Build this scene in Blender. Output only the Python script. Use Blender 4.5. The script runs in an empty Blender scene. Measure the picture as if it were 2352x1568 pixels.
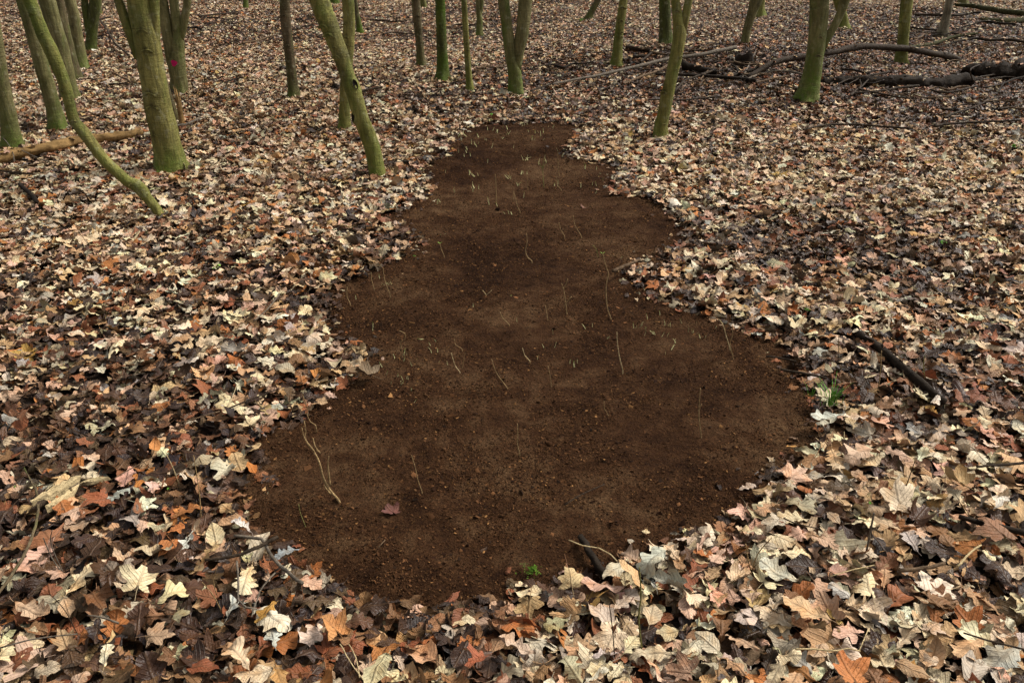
import bpy, math, random
import numpy as np
from mathutils import Vector, Matrix, Euler, noise

scene = bpy.context.scene
COL = scene.collection
random.seed(7)
rng = np.random.default_rng(7)
R = math.radians

# ------------------------------------------------------------------ camera
CAM_H, PITCH, FPX = 1.62, R(26.0), 1956.0      # eye height, downward tilt, focal length in 2352 px frame units
cam_d = bpy.data.cameras.new('camera')
cam_d.sensor_width = 36.0
cam_d.lens = 36.0 * FPX / 2352.0
cam_d.clip_start, cam_d.clip_end = 0.05, 600.0
cam = bpy.data.objects.new('camera', cam_d)
cam.location = (0, 0, CAM_H)
cam.rotation_euler = (math.pi / 2 - PITCH, 0, 0)
COL.objects.link(cam)
scene.camera = cam

# ------------------------------------------------------------------ sky, sun, exposure
SUN_EL, SUN_AZ = R(50), R(68)          # azimuth measured from +Y (away from the camera) towards +X
world = bpy.data.worlds.new('World')
scene.world = world
world.use_nodes = True
wn, wl = world.node_tree.nodes, world.node_tree.links
bg = wn['Background']
sky = wn.new('ShaderNodeTexSky')
sky.sky_type = 'NISHITA'
sky.sun_disc = False
sky.sun_elevation = SUN_EL
sky.sun_rotation = SUN_AZ
sky.air_density, sky.dust_density, sky.ozone_density = 1.0, 6.0, 0.4
hs = wn.new('ShaderNodeHueSaturation')          # a grey, overcast sky
hs.inputs['Saturation'].default_value = 0.12
wl.new(sky.outputs[0], hs.inputs['Color'])
wl.new(hs.outputs[0], bg.inputs['Color'])
bg.inputs['Strength'].default_value = 0.075
sun_d = bpy.data.lights.new('sun', 'SUN')
sun_d.energy = 1.5
sun_d.angle = R(12)
sun_d.color = (1.0, 0.93, 0.82)
sun = bpy.data.objects.new('sun', sun_d)
sd = Vector((math.cos(SUN_EL) * math.sin(SUN_AZ), math.cos(SUN_EL) * math.cos(SUN_AZ), math.sin(SUN_EL)))
sun.rotation_euler = sd.to_track_quat('Z', 'Y').to_euler()
sun.location = sd * 30
COL.objects.link(sun)
vs = scene.view_settings
vs.view_transform = 'Standard'
vs.look = 'None'
vs.gamma = 1.0
vs.use_curve_mapping = False
vs.exposure = 1.25

# ------------------------------------------------------------------ geometry of the place
CP, SP = math.cos(PITCH), math.sin(PITCH)
LITTER = 0.03

def height(x, y):
    """gentle undulation of the forest floor (works on floats and arrays)"""
    f = np.clip((np.hypot(x - 0.2, (y - 4.0) * 0.7) - 2.2) / 4.0, 0, 1)
    return f * (0.06 * np.sin(0.9 * x + 0.35 * y + 0.6) + 0.07 * np.sin(0.62 * y - 0.5 * x + 1.0)
                + 0.02 * np.sin(2.3 * x - 1.1 * y) * np.sin(1.7 * y + 0.4))

def ray(px, py):
    u, v = (px - 1176.0) / FPX, (784.0 - py) / FPX
    return Vector((u, CP + v * SP, -SP + v * CP))

def P(px, py, h=LITTER):
    """the point of the floor (h above it) that the photograph shows at px, py (2352 x 1568 units)"""
    d = ray(px, py)
    t = (CAM_H - h) / -d.z
    for _ in range(6):
        p = d * t
        t = (CAM_H - h - float(height(p.x, p.y))) / -d.z
    p = d * t
    return Vector((p.x, p.y, float(height(p.x, p.y)) + h))

def at_y(px, py, y):
    """the point at distance y (a vertical plane across the view)"""
    d = ray(px, py)
    t = y / d.y
    return Vector((d.x * t, y, CAM_H + d.z * t))

def depth(p):
    return p.y * CP - (p.z - CAM_H) * SP

def px_len(p, n):
    return n * depth(p) / FPX

def crop(x0, y0, w, out_w):
    k = w / out_w * 0.6125
    def f(*pts):
        return [(x0 * 0.6125 + p[0] * k, y0 * 0.6125 + p[1] * k) + ((p[2] * k,) if len(p) > 2 else ()) for p in pts]
    return f
K1 = crop(0, 0, 1000, 1823); K2 = crop(900, 0, 1200, 2352); K3 = crop(2000, 0, 1000, 2063); K4 = crop(2840, 0, 1000, 2063)
K5 = crop(0, 1700, 1280, 2334); K6 = crop(1280, 1700, 1280, 2334); K7 = crop(2560, 1700, 1280, 2334)
KA = crop(1400, 420, 1200, 2352); KB = crop(1150, 1000, 1100, 2352); KC = crop(2100, 1000, 1100, 2352)
KD = crop(950, 1450, 900, 2016); KE = crop(0, 820, 1200, 2138); KF = crop(2700, 800, 1140, 1882)

# ------------------------------------------------------------------ object helpers
def tag(o, label=None, cat=None, group=None, kind=None):
    if label: o['label'] = label
    if cat: o['category'] = cat
    if group: o['group'] = group
    if kind: o['kind'] = kind
    return o

def mesh_of(name, verts, faces, mat=None, smooth=True, attrs=None, uvs=None):
    me = bpy.data.meshes.new(name)
    me.from_pydata([tuple(v) for v in verts], [], faces)
    if smooth:
        me.polygons.foreach_set('use_smooth', [True] * len(me.polygons))
    if mat: me.materials.append(mat)
    for k, vals in (attrs or {}).items():
        a = me.attributes.new(k, 'FLOAT', 'POINT')
        a.data.foreach_set('value', np.asarray(vals, dtype=np.float32))
    if uvs is not None:
        uvl = me.uv_layers.new(name='UVMap')
        idx = np.empty(len(me.loops), dtype=np.int32)
        me.loops.foreach_get('vertex_index', idx)
        uvl.data.foreach_set('uv', np.asarray(uvs, dtype=np.float32)[idx].ravel())
    me.update()
    return me

def obj(name, me, parent=None, loc=None):
    o = bpy.data.objects.new(name, me)
    COL.objects.link(o)
    if parent: o.parent = parent
    if loc is not None: o.location = loc
    return o

def empty(name, loc, label, cat, group=None):
    o = bpy.data.objects.new(name, None)
    o.empty_display_size = 0.1
    COL.objects.link(o)
    o.location = loc
    return tag(o, label, cat, group)

class Geo:
    def __init__(self):
        self.v, self.f, self.a = [], [], []
    def add(self, v, f, a=None):
        n = len(self.v)
        self.v += [Vector(p) for p in v]
        self.f += [tuple(i + n for i in q) for q in f]
        self.a += list(a) if a is not None else [0.0] * len(v)
        return self
    def mesh(self, name, mat, origin=None, smooth=True, attr='moss'):
        o = Vector(origin) if origin is not None else Vector()
        return mesh_of(name, [p - o for p in self.v], self.f, mat, smooth, {attr: self.a})

def smooth_path(pts, rad, step):
    """Catmull-Rom through 3-D points; returns resampled points and radii"""
    n = len(pts)
    if n == 2:
        k = max(2, int((pts[1] - pts[0]).length / step))
        return [pts[0].lerp(pts[1], i / k) for i in range(k + 1)], [rad[0] + (rad[1] - rad[0]) * i / k for i in range(k + 1)]
    out, ro = [], []
    for i in range(n - 1):
        p0, p1, p2, p3 = pts[max(i - 1, 0)], pts[i], pts[i + 1], pts[min(i + 2, n - 1)]
        k = max(1, int((p2 - p1).length / step))
        for j in range(k):
            t = j / k
            out.append(0.5 * ((2 * p1) + (p2 - p0) * t + (2 * p0 - 5 * p1 + 4 * p2 - p3) * t * t + (3 * p1 - p0 - 3 * p2 + p3) * t ** 3))
            ro.append(rad[i] + (rad[i + 1] - rad[i]) * (t * t * (3 - 2 * t)))
    out.append(pts[-1]); ro.append(rad[-1])
    return out, ro

def tube(pts, rad, seg=10, rough=0.08, seed=0.0, freq=1.0, cap=True, wob=0.0):
    v, f = [], []
    n = len(pts)
    t = [(pts[min(i + 1, n - 1)] - pts[max(i - 1, 0)]).normalized() for i in range(n)]
    ref = Vector((0, -1, 0)) if abs(t[0].y) < 0.8 else Vector((1, 0, 0))
    a = (ref - t[0] * ref.dot(t[0])).normalized()
    off = Vector((seed * 3.7, seed * 1.9, seed * 5.3))
    for i in range(n):
        a = (a - t[i] * a.dot(t[i])).normalized()
        b = t[i].cross(a)
        c = pts[i]
        if wob:
            nv = noise.noise_vector(c * (freq * 0.8) + off)
            c = c + nv * (wob * rad[i])
        for s in range(seg):
            th = 2 * math.pi * s / seg
            d = a * math.cos(th) + b * math.sin(th)
            r = rad[i]
            if rough:
                q = d * 0.9 + off + pts[i] * (0.22 * freq / max(rad[i], 0.012))
                r *= 1 + rough * noise.noise(q * 1.1) + 0.6 * rough * noise.noise(q * 2.9)
            v.append(c + d * r)
        if i:
            o = (i - 1) * seg
            for s in range(seg):
                s2 = (s + 1) % seg
                f.append((o + s, o + s2, o + seg + s2, o + seg + s))
    if cap:
        v.append(pts[-1] + t[-1] * rad[-1] * 0.3); k = len(v) - 1
        o = (n - 1) * seg
        f += [(o + s, o + (s + 1) % seg, k) for s in range(seg)]
        v.append(pts[0] - t[0] * rad[0] * 0.2); k = len(v) - 1
        f += [((s + 1) % seg, s, k) for s in range(seg)]
    return v, f

# ------------------------------------------------------------------ materials
def new_mat(name):
    m = bpy.data.materials.new(name)
    m.use_nodes = True
    nt = m.node_tree
    return m, nt, nt.nodes['Principled BSDF']

class NB:
    """short node builder"""
    def __init__(self, nt): self.nt = nt
    def n(self, t, **kw):
        x = self.nt.nodes.new(t)
        for k, v in kw.items(): setattr(x, k, v)
        return x
    def set(self, sock, v):
        if hasattr(v, 'links') or isinstance(v, bpy.types.NodeSocket): self.nt.links.new(v, sock)
        else: sock.default_value = v
    def math(self, op, a, b=0.0, c=None, clamp=False):
        x = self.n('ShaderNodeMath', operation=op, use_clamp=clamp)
        self.set(x.inputs[0], a); self.set(x.inputs[1], b)
        if c is not None: self.set(x.inputs[2], c)
        return x.outputs[0]
    def vmath(self, op, a, b):
        x = self.n('ShaderNodeVectorMath', operation=op)
        self.set(x.inputs[0], a); self.set(x.inputs[1], b)
        return x.outputs[0]
    def noise(self, vec, scale, detail=3.0, rough=0.55, dist=0.0):
        x = self.n('ShaderNodeTexNoise')
        if vec is not None: self.set(x.inputs['Vector'], vec)
        x.inputs['Scale'].default_value = scale; x.inputs['Detail'].default_value = detail
        x.inputs['Roughness'].default_value = rough; x.inputs['Distortion'].default_value = dist
        return x.outputs['Fac']
    def ramp(self, fac, stops):
        x = self.n('ShaderNodeValToRGB')
        e = x.color_ramp.elements
        while len(e) < len(stops): e.new(0.5)
        for i, (p, c) in enumerate(stops):
            e[i].position = p
            e[i].color = (c, c, c, 1) if isinstance(c, (int, float)) else (*c, 1)
        self.set(x.inputs[0], fac)
        return x.outputs[0]
    def mix(self, fac, a, b, blend='MIX'):
        x = self.n('ShaderNodeMix', data_type='RGBA', blend_type=blend)
        self.set(x.inputs[0], fac)
        for s, v in ((x.inputs[6], a), (x.inputs[7], b)):
            self.set(s, (*v, 1) if isinstance(v, tuple) and len(v) == 3 else v)
        return x.outputs[2]
    def bump(self, h, strength, dist, nrm=None):
        x = self.n('ShaderNodeBump')
        x.inputs['Strength'].default_value = strength; x.inputs['Distance'].default_value = dist
        self.set(x.inputs['Height'], h)
        if nrm is not None: self.set(x.inputs['Normal'], nrm)
        return x.outputs[0]
    def scaled(self, vec, s):
        x = self.n('ShaderNodeMapping'); self.set(x.inputs['Vector'], vec)
        x.inputs['Scale'].default_value = s
        return x.outputs[0]
    def obj_co(self): return self.n('ShaderNodeTexCoord').outputs['Object']
    def attr(self, name, kind='GEOMETRY'):
        return self.n('ShaderNodeAttribute', attribute_name=name, attribute_type=kind)

def leaf_material():
    m, nt, b = new_mat('dry_leaf'); k = NB(nt)
    base = k.attr('tint', 'INSTANCER').outputs['Color']
    seed = k.attr('seed', 'INSTANCER').outputs['Fac']
    uv = k.n('ShaderNodeUVMap', uv_map='UVMap').outputs[0]
    sep = k.n('ShaderNodeSeparateXYZ'); nt.links.new(uv, sep.inputs[0])
    u = k.math('SUBTRACT', sep.outputs[0], 0.5); v = sep.outputs[1]
    au = k.math('ABSOLUTE', u)
    so = k.n('ShaderNodeCombineXYZ'); k.set(so.inputs[0], k.math('MULTIPLY', seed, 37.0)); k.set(so.inputs[1], k.math('MULTIPLY', seed, 91.0)); k.set(so.inputs[2], seed)
    co = k.vmath('ADD', uv, so.outputs[0])
    blot = k.noise(co, 3.2, 4, 0.6)
    fine = k.noise(co, 22, 3, 0.6)
    # midrib and side veins
    rib = k.ramp(au, [(0.0, 1.0), (0.022, 0.7), (0.04, 0.0)])
    ph = k.math('MULTIPLY', k.math('SUBTRACT', v, k.math('MULTIPLY', au, 0.75)), 9.0)
    side = k.math('PINGPONG', ph, 0.5)
    side = k.ramp(side, [(0.0, 1.0), (0.1, 0.15), (0.2, 0.0)])
    vein = k.math('MAXIMUM', rib, k.math('MULTIPLY', side, 0.55))
    dark = k.mix(0.55, base, (0.075, 0.038, 0.018))
    warm = k.mix(1.0, base, (0.95, 0.70, 0.46), 'MULTIPLY')
    c0 = k.mix(k.ramp(k.noise(co, 1.7, 3, 0.6), [(0.46, 0.0), (0.72, 0.8)]), base, warm)
    c = k.mix(k.ramp(blot, [(0.48, 0.0), (0.75, 0.75)]), c0, dark)
    c = k.mix(k.ramp(fine, [(0.35, 0.25), (0.6, 0.0)]), c, k.mix(0.5, c, (0.06, 0.035, 0.02)))
    spots = k.noise(co, 9.0, 2, 0.5)
    c = k.mix(k.ramp(spots, [(0.7, 0.0), (0.76, 0.75)]), c, (0.03, 0.02, 0.014))
    c = k.mix(k.math('MULTIPLY', vein, 0.6), c, k.mix(0.55, c, (0.10, 0.055, 0.025)))
    geo = k.n('ShaderNodeNewGeometry')
    c = k.mix(k.math('MULTIPLY', geo.outputs['Backfacing'], 0.35), c, k.mix(0.5, c, (0.36, 0.29, 0.2)))
    nt.links.new(c, b.inputs['Base Color'])
    lum = k.n('ShaderNodeRGBToBW'); nt.links.new(base, lum.inputs[0])
    nt.links.new(k.ramp(lum.outputs[0], [(0.02, 0.36), (0.12, 0.62), (0.3, 0.75)]), b.inputs['Roughness'])
    b.inputs['Specular IOR Level'].default_value = 0.22
    h = k.math('ADD', k.math('MULTIPLY', vein, 0.6), k.math('MULTIPLY', k.noise(co, 12, 3, 0.6), 0.9))
    nt.links.new(k.bump(h, 0.8, 0.006), b.inputs['Normal'])
    return m

def soil_material(name, lo, mid, hi):
    m, nt, b = new_mat(name); k = NB(nt)
    co = k.obj_co()
    big = k.noise(co, 1.3, 4, 0.6, 0.4)
    medium = k.noise(co, 9, 5, 0.65, 0.3)
    fine = k.noise(co, 95, 4, 0.7)
    c = k.ramp(k.math('ADD', k.math('MULTIPLY', big, 0.55), k.math('MULTIPLY', medium, 0.45)), [(0.40, lo), (0.50, mid), (0.64, hi)])
    c = k.mix(k.ramp(fine, [(0.38, 0.75), (0.62, 0.0)]), c, k.mix(0.7, c, (0.007, 0.004, 0.003)))
    c = k.mix(k.ramp(k.noise(co, 160, 2, 0.5), [(0.64, 0.0), (0.74, 0.7)]), c, (0.14, 0.07, 0.028))
    nt.links.new(c, b.inputs['Base Color'])
    b.inputs['Roughness'].default_value = 1.0
    b.inputs['Specular IOR Level'].default_value = 0.04
    h = k.math('ADD', k.math('MULTIPLY', medium, 0.5), k.math('ADD', k.math('MULTIPLY', fine, 0.6), k.math('MULTIPLY', k.noise(co, 38, 4, 0.7), 0.6)))
    nt.links.new(k.bump(h, 1.0, 0.035), b.inputs['Normal'])
    return m

def floor_material():
    """dark leaf mould under the loose leaves; far beyond the built leaves it carries a leaf-coloured mottle"""
    m, nt, b = new_mat('leaf_mould'); k = NB(nt)
    co = k.obj_co()
    vor = k.n('ShaderNodeTexVoronoi', feature='F1'); k.set(vor.inputs['Vector'], co); vor.inputs['Scale'].default_value = 15
    rnd = k.n('ShaderNodeSeparateColor'); nt.links.new(vor.outputs['Color'], rnd.inputs[0])
    leafy = k.ramp(rnd.outputs[0], [(0.0, (0.03, 0.018, 0.012)), (0.35, (0.10, 0.055, 0.03)), (0.6, (0.2, 0.115, 0.06)), (0.85, (0.33, 0.25, 0.16)), (1.0, (0.24, 0.1, 0.04))])
    near = k.ramp(k.noise(co, 30, 5, 0.7), [(0.35, (0.012, 0.008, 0.006)), (0.55, (0.035, 0.02, 0.012)), (0.7, (0.09, 0.05, 0.025))])
    sep = k.n('ShaderNodeSeparateXYZ'); nt.links.new(co, sep.inputs[0])
    far = k.ramp(k.math('DIVIDE', sep.outputs[1], 40.0), [(0.5, 0.0), (0.62, 1.0)])
    nt.links.new(k.mix(far, near, leafy), b.inputs['Base Color'])
    b.inputs['Roughness'].default_value = 0.85
    b.inputs['Specular IOR Level'].default_value = 0.2
    nt.links.new(k.bump(k.noise(co, 40, 4, 0.7), 0.8, 0.02), b.inputs['Normal'])
    return m

def bark_material(name, lo, hi, moss_c, streak=0.5, dead=0.0):
    m, nt, b = new_mat(name); k = NB(nt)
    co = k.obj_co()
    wide = k.noise(k.scaled(co, (1, 1, 0.45)), 7, 5, 0.62, 0.6)
    vert = k.noise(k.scaled(co, (1, 1, 0.12)), 45, 4, 0.6)
    ring = k.noise(k.scaled(co, (1, 1, 7)), 9, 4, 0.6, 0.8)
    grain = k.noise(co, 130, 3, 0.6)
    c = k.ramp(wide, [(0.34, lo), (0.64, hi)])
    c = k.mix(k.math('MULTIPLY', k.ramp(vert, [(0.40, 1.0), (0.60, 0.0)]), streak + .2), c, k.mix(0.6, c, (0.03, 0.025, 0.012)))
    c = k.mix(k.ramp(ring, [(0.60, 0.0), (0.72, 0.7)]), c, k.mix(0.6, c, (0.03, 0.024, 0.014)))
    scar = k.attr('scar').outputs['Fac']
    c = k.mix(k.math('MULTIPLY', scar, 0.9, clamp=True), c, (0.022, 0.017, 0.009))
    lich = k.noise(co, 17, 4, 0.6)
    c = k.mix(k.ramp(lich, [(0.56, 0.0), (0.70, 0.6)]), c, k.mix(0.6, c, (0.34, 0.33, 0.22)))
    c = k.mix(k.ramp(k.noise(k.scaled(co, (1, 1, 0.5)), 4.3, 4, 0.6, 0.5), [(0.50, 0.0), (0.62, 0.6)]), c, k.mix(0.85, c, (0.045, 0.038, 0.018)))
    c = k.mix(k.ramp(k.noise(k.scaled(co, (1.2, 1, 0.35)), 6.1, 5, 0.62, 0.3), [(0.52, 0.0), (0.66, 0.65)]), c, k.mix(0.35, moss_c, c))
    moss = k.attr('moss').outputs['Fac']
    mm = k.math('MULTIPLY', moss, k.ramp(k.noise(co, 24, 4, 0.65), [(0.30, 0.35), (0.58, 1.0)]), clamp=True)
    c = k.mix(mm, c, moss_c)
    c = k.mix(k.ramp(grain, [(0.35, 0.4), (0.55, 0.0)]), c, k.mix(0.5, c, (0.02, 0.016, 0.01)))
    nt.links.new(c, b.inputs['Base Color'])
    b.inputs['Roughness'].default_value = 0.85
    b.inputs['Specular IOR Level'].default_value = 0.15
    h = k.math('ADD', k.math('ADD', k.math('MULTIPLY', vert, 0.5), k.math('MULTIPLY', ring, 0.45)), k.math('MULTIPLY', grain, 0.25))
    nt.links.new(k.bump(h, 0.9, 0.02), b.inputs['Normal'])
    return m

def plain(name, col, rough=0.7, var=0.35, scale=40, spec=0.08):
    m, nt, b = new_mat(name); k = NB(nt)
    co = k.obj_co()
    d = tuple(x * (1 - var) for x in col); l = tuple(min(1, x * (1 + var)) for x in col)
    nt.links.new(k.ramp(k.noise(co, scale, 4, 0.65), [(0.33, d), (0.67, l)]), b.inputs['Base Color'])
    b.inputs['Roughness'].default_value = rough
    b.inputs['Specular IOR Level'].default_value = spec
    nt.links.new(k.bump(k.noise(k.scaled(co, (0.4, 1, 1)), scale * 2, 4, 0.65), 0.9, 0.01), b.inputs['Normal'])
    return m

M_LEAF = leaf_material()
M_SOIL = soil_material('bare_soil', (0.024, 0.0100, 0.0043), (0.058, 0.0265, 0.0115), (0.128, 0.072, 0.035))
M_FLOOR = floor_material()
MOSS = (0.075, 0.135, 0.010)
M_BARK = bark_material('olive_bark', (0.125, 0.108, 0.028), (0.285, 0.25, 0.08), MOSS)
M_BARK_GREY = bark_material('grey_green_bark', (0.105, 0.088, 0.035), (0.235, 0.20, 0.092), MOSS)
M_BARK_DARK = bark_material('dark_mossy_bark', (0.045, 0.046, 0.014), (0.10, 0.108, 0.026), (0.06, 0.105, 0.008), 0.8)
M_BARK_BROWN = bark_material('brown_bark', (0.07, 0.050, 0.026), (0.15, 0.108, 0.06), MOSS, 0.6)
M_DEAD = bark_material('pale_dead_wood', (0.20, 0.165, 0.105), (0.42, 0.36, 0.25), (0.03, 0.026, 0.014), 0.6)
M_ROT = plain('dark_rotten_wood', (0.017, 0.012, 0.008), 0.8, 0.55, 22)
M_LOG = plain('tan_rotten_wood', (0.19, 0.115, 0.045), 0.8, 0.5, 12)
M_TWIG = plain('dark_twig_bark', (0.032, 0.022, 0.014), 0.7, 0.5, 45)
M_TWIG_GREY = plain('grey_twig_bark', (0.11, 0.09, 0.068), 0.7, 0.45, 35)
M_TWIG_PALE = plain('pale_stem', (0.42, 0.32, 0.17), 0.6, 0.3, 60)
M_STEM = plain('tan_stem', (0.27, 0.18, 0.085), 0.6, 0.35, 60)
M_STEM_GREEN = plain('olive_stem', (0.16, 0.15, 0.05), 0.6, 0.3, 60)
M_STICK = plain('brown_stick_bark', (0.095, 0.062, 0.036), 0.75, 0.5, 40)
M_MOSSLOG = plain('dull_mossy_log', (0.038, 0.036, 0.014), 0.85, 0.6, 20)
M_SPLINT = plain('split_yellow_wood', (0.40, 0.31, 0.17), 0.75, 0.35, 30)
M_SHOOT = plain('pale_shoot', (0.86, 0.80, 0.40), 0.5, 0.25, 80)
M_SHOOT_TIP = plain('green_shoot_tip', (0.22, 0.36, 0.07), 0.5, 0.3, 80)
M_GRASS = plain('green_grass_blade', (0.12, 0.27, 0.04), 0.5, 0.35, 60)
M_MOSS = plain('bright_moss', (0.085, 0.17, 0.018), 0.8, 0.5, 90)
M_HOLE = plain('hollow_shade', (0.012, 0.009, 0.007), 0.95, 0.4, 40)
M_PINK = plain('magenta_marking_paint', (0.42, 0.012, 0.09), 0.5, 0.15, 60)

# ------------------------------------------------------------------ bare patch outline
OUT = [(1080,290),(1120,284),(1200,281),(1270,283),(1325,290),(1320,312),(1300,325),(1290,345),(1310,362),(1370,375),(1420,380),(1398,410),
       (1388,432),(1405,447),(1460,452),(1505,464),(1525,478),(1552,510),(1555,540),(1530,565),(1450,600),(1425,620),(1440,650),(1490,680),
       (1545,705),(1600,725),(1660,745),(1710,768),(1760,792),(1800,830),(1835,880),(1850,930),(1845,980),(1830,1030),(1770,1085),
       (1710,1130),(1660,1180),(1590,1212),(1500,1238),(1440,1265),(1350,1290),(1240,1325),(1150,1348),(1050,1362),(960,1372),
       (880,1365),(820,1350),(760,1330),(700,1290),(650,1230),(612,1160),(595,1110),(600,1060),(620,1030),(660,985),(720,950),
       (760,920),(790,885),(845,858),(870,830),(850,790),(780,765),(765,740),(765,700),(790,655),(850,630),(900,600),(970,578),
       (980,550),(940,520),(905,500),(930,480),(985,455),(1003,430),(985,395),(1000,375),(1040,350),(1050,320)]
POLY = np.array([[*P(x, y, 0.02).xy] for x, y in OUT])

def patch_sd(x, y):
    """signed distance to the bare patch's edge in metres (negative inside)"""
    x, y = np.asarray(x, float), np.asarray(y, float)
    d2 = np.full(x.shape, 1e9); inside = np.zeros(x.shape, bool)
    a = POLY; b = np.roll(POLY, -1, axis=0)
    for (x0, y0), (x1, y1) in zip(a, b):
        ex, ey = x1 - x0, y1 - y0
        t = np.clip(((x - x0) * ex + (y - y0) * ey) / (ex * ex + ey * ey), 0, 1)
        d2 = np.minimum(d2, (x - x0 - t * ex) ** 2 + (y - y0 - t * ey) ** 2)
        c = ((y0 > y) != (y1 > y)) & (x < ex * (y - y0) / (ey if ey else 1e-9) + x0)
        inside ^= c
    d = np.sqrt(d2)
    return np.where(inside, -d, d)

# ------------------------------------------------------------------ the floor
def grid_mesh(name, xs, ys, zf, mat, keep=None):
    X, Y = np.meshgrid(xs, ys)
    Z = zf(X, Y)
    nx, ny = len(xs), len(ys)
    co = np.stack([X.ravel(), Y.ravel(), Z.ravel()], 1)
    i = np.arange(nx * ny).reshape(ny, nx)
    q = np.stack([i[:-1, :-1].ravel(), i[:-1, 1:].ravel(), i[1:, 1:].ravel(), i[1:, :-1].ravel()], 1)
    if keep is not None:
        k = keep(X, Y)
        k = k[:-1, :-1] | k[1:, 1:] | k[:-1, 1:] | k[1:, :-1]
        q = q[k.ravel()]
        used = np.unique(q)
        remap = np.full(nx * ny, -1); remap[used] = np.arange(len(used))
        co, q = co[used], remap[q]
    me = bpy.data.meshes.new(name)
    me.vertices.add(len(co)); me.vertices.foreach_set('co', co.astype(np.float32).ravel())
    me.loops.add(q.size); me.loops.foreach_set('vertex_index', q.astype(np.int32).ravel())
    me.polygons.add(len(q)); me.polygons.foreach_set('loop_start', np.arange(0, q.size, 4, dtype=np.int32))
    me.polygons.foreach_set('use_smooth', np.ones(len(q), bool))
    me.update(calc_edges=True); me.validate()
    me.materials.append(mat)
    return me

s = np.linspace(-1, 1, 221)
xs = np.sinh(s * 4.2) / np.sinh(4.2) * 160
ys = 4 + np.sinh(np.linspace(-1, 1, 221) * 4.2) / np.sinh(4.2) * 160
floor = obj('forest_floor', grid_mesh('forest_floor', xs, ys, lambda x, y: height(x, y) - 0.012 * (patch_sd(x, y) < 0.25), M_FLOOR))
tag(floor, 'woodland floor of dark leaf mould covered in fallen brown leaves', None, None, 'structure')

def vnoise(x, y, f, ph=0.0):
    return (np.sin(f * x + 1.7 * np.sin(f * 0.63 * y + ph)) * np.sin(f * 1.13 * y + 1.3 * np.sin(f * 0.71 * x + 2.1 + ph)))

def soil_z(x, y):
    return height(x, y) + 0.006 + 0.010 * vnoise(x, y, 3.1, 0.3) + 0.006 * vnoise(x, y, 9.0, 1.0) + 0.003 * vnoise(x, y, 31.0, 2.0) + 0.002 * vnoise(x, y, 77.0, 4.0)

soil = obj('bare_soil_patch', grid_mesh('bare_soil_patch', np.arange(POLY[:, 0].min() - .2, POLY[:, 0].max() + .2, .018),
                                        np.arange(POLY[:, 1].min() - .2, POLY[:, 1].max() + .2, .018), soil_z, M_SOIL,
                                        lambda x, y: patch_sd(x, y) < 0.13))
tag(soil, 'long rounded patch of bare dark brown soil swept clear of leaves', None, None, 'structure')

# ------------------------------------------------------------------ leaf shapes
def bend(x, y, z, kx, ky, tw):
    """curl a flat leaf: kx across, ky along, tw twist along its length"""
    if abs(kx) > 1e-3:
        r = 1 / kx
        z = z + r * (1 - np.cos(x * kx)); x = r * np.sin(x * kx)
    a = tw * (y - 0.5)
    x, z = x * np.cos(a) - z * np.sin(a), x * np.sin(a) + z * np.cos(a)
    yy = y - 0.5
    if abs(ky) > 1e-3:
        r = 1 / ky
        th = yy * ky
        y2 = (r - z) * np.sin(th); z2 = r - (r - z) * np.cos(th)
        return x, y2, z2
    return x, yy, z

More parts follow.
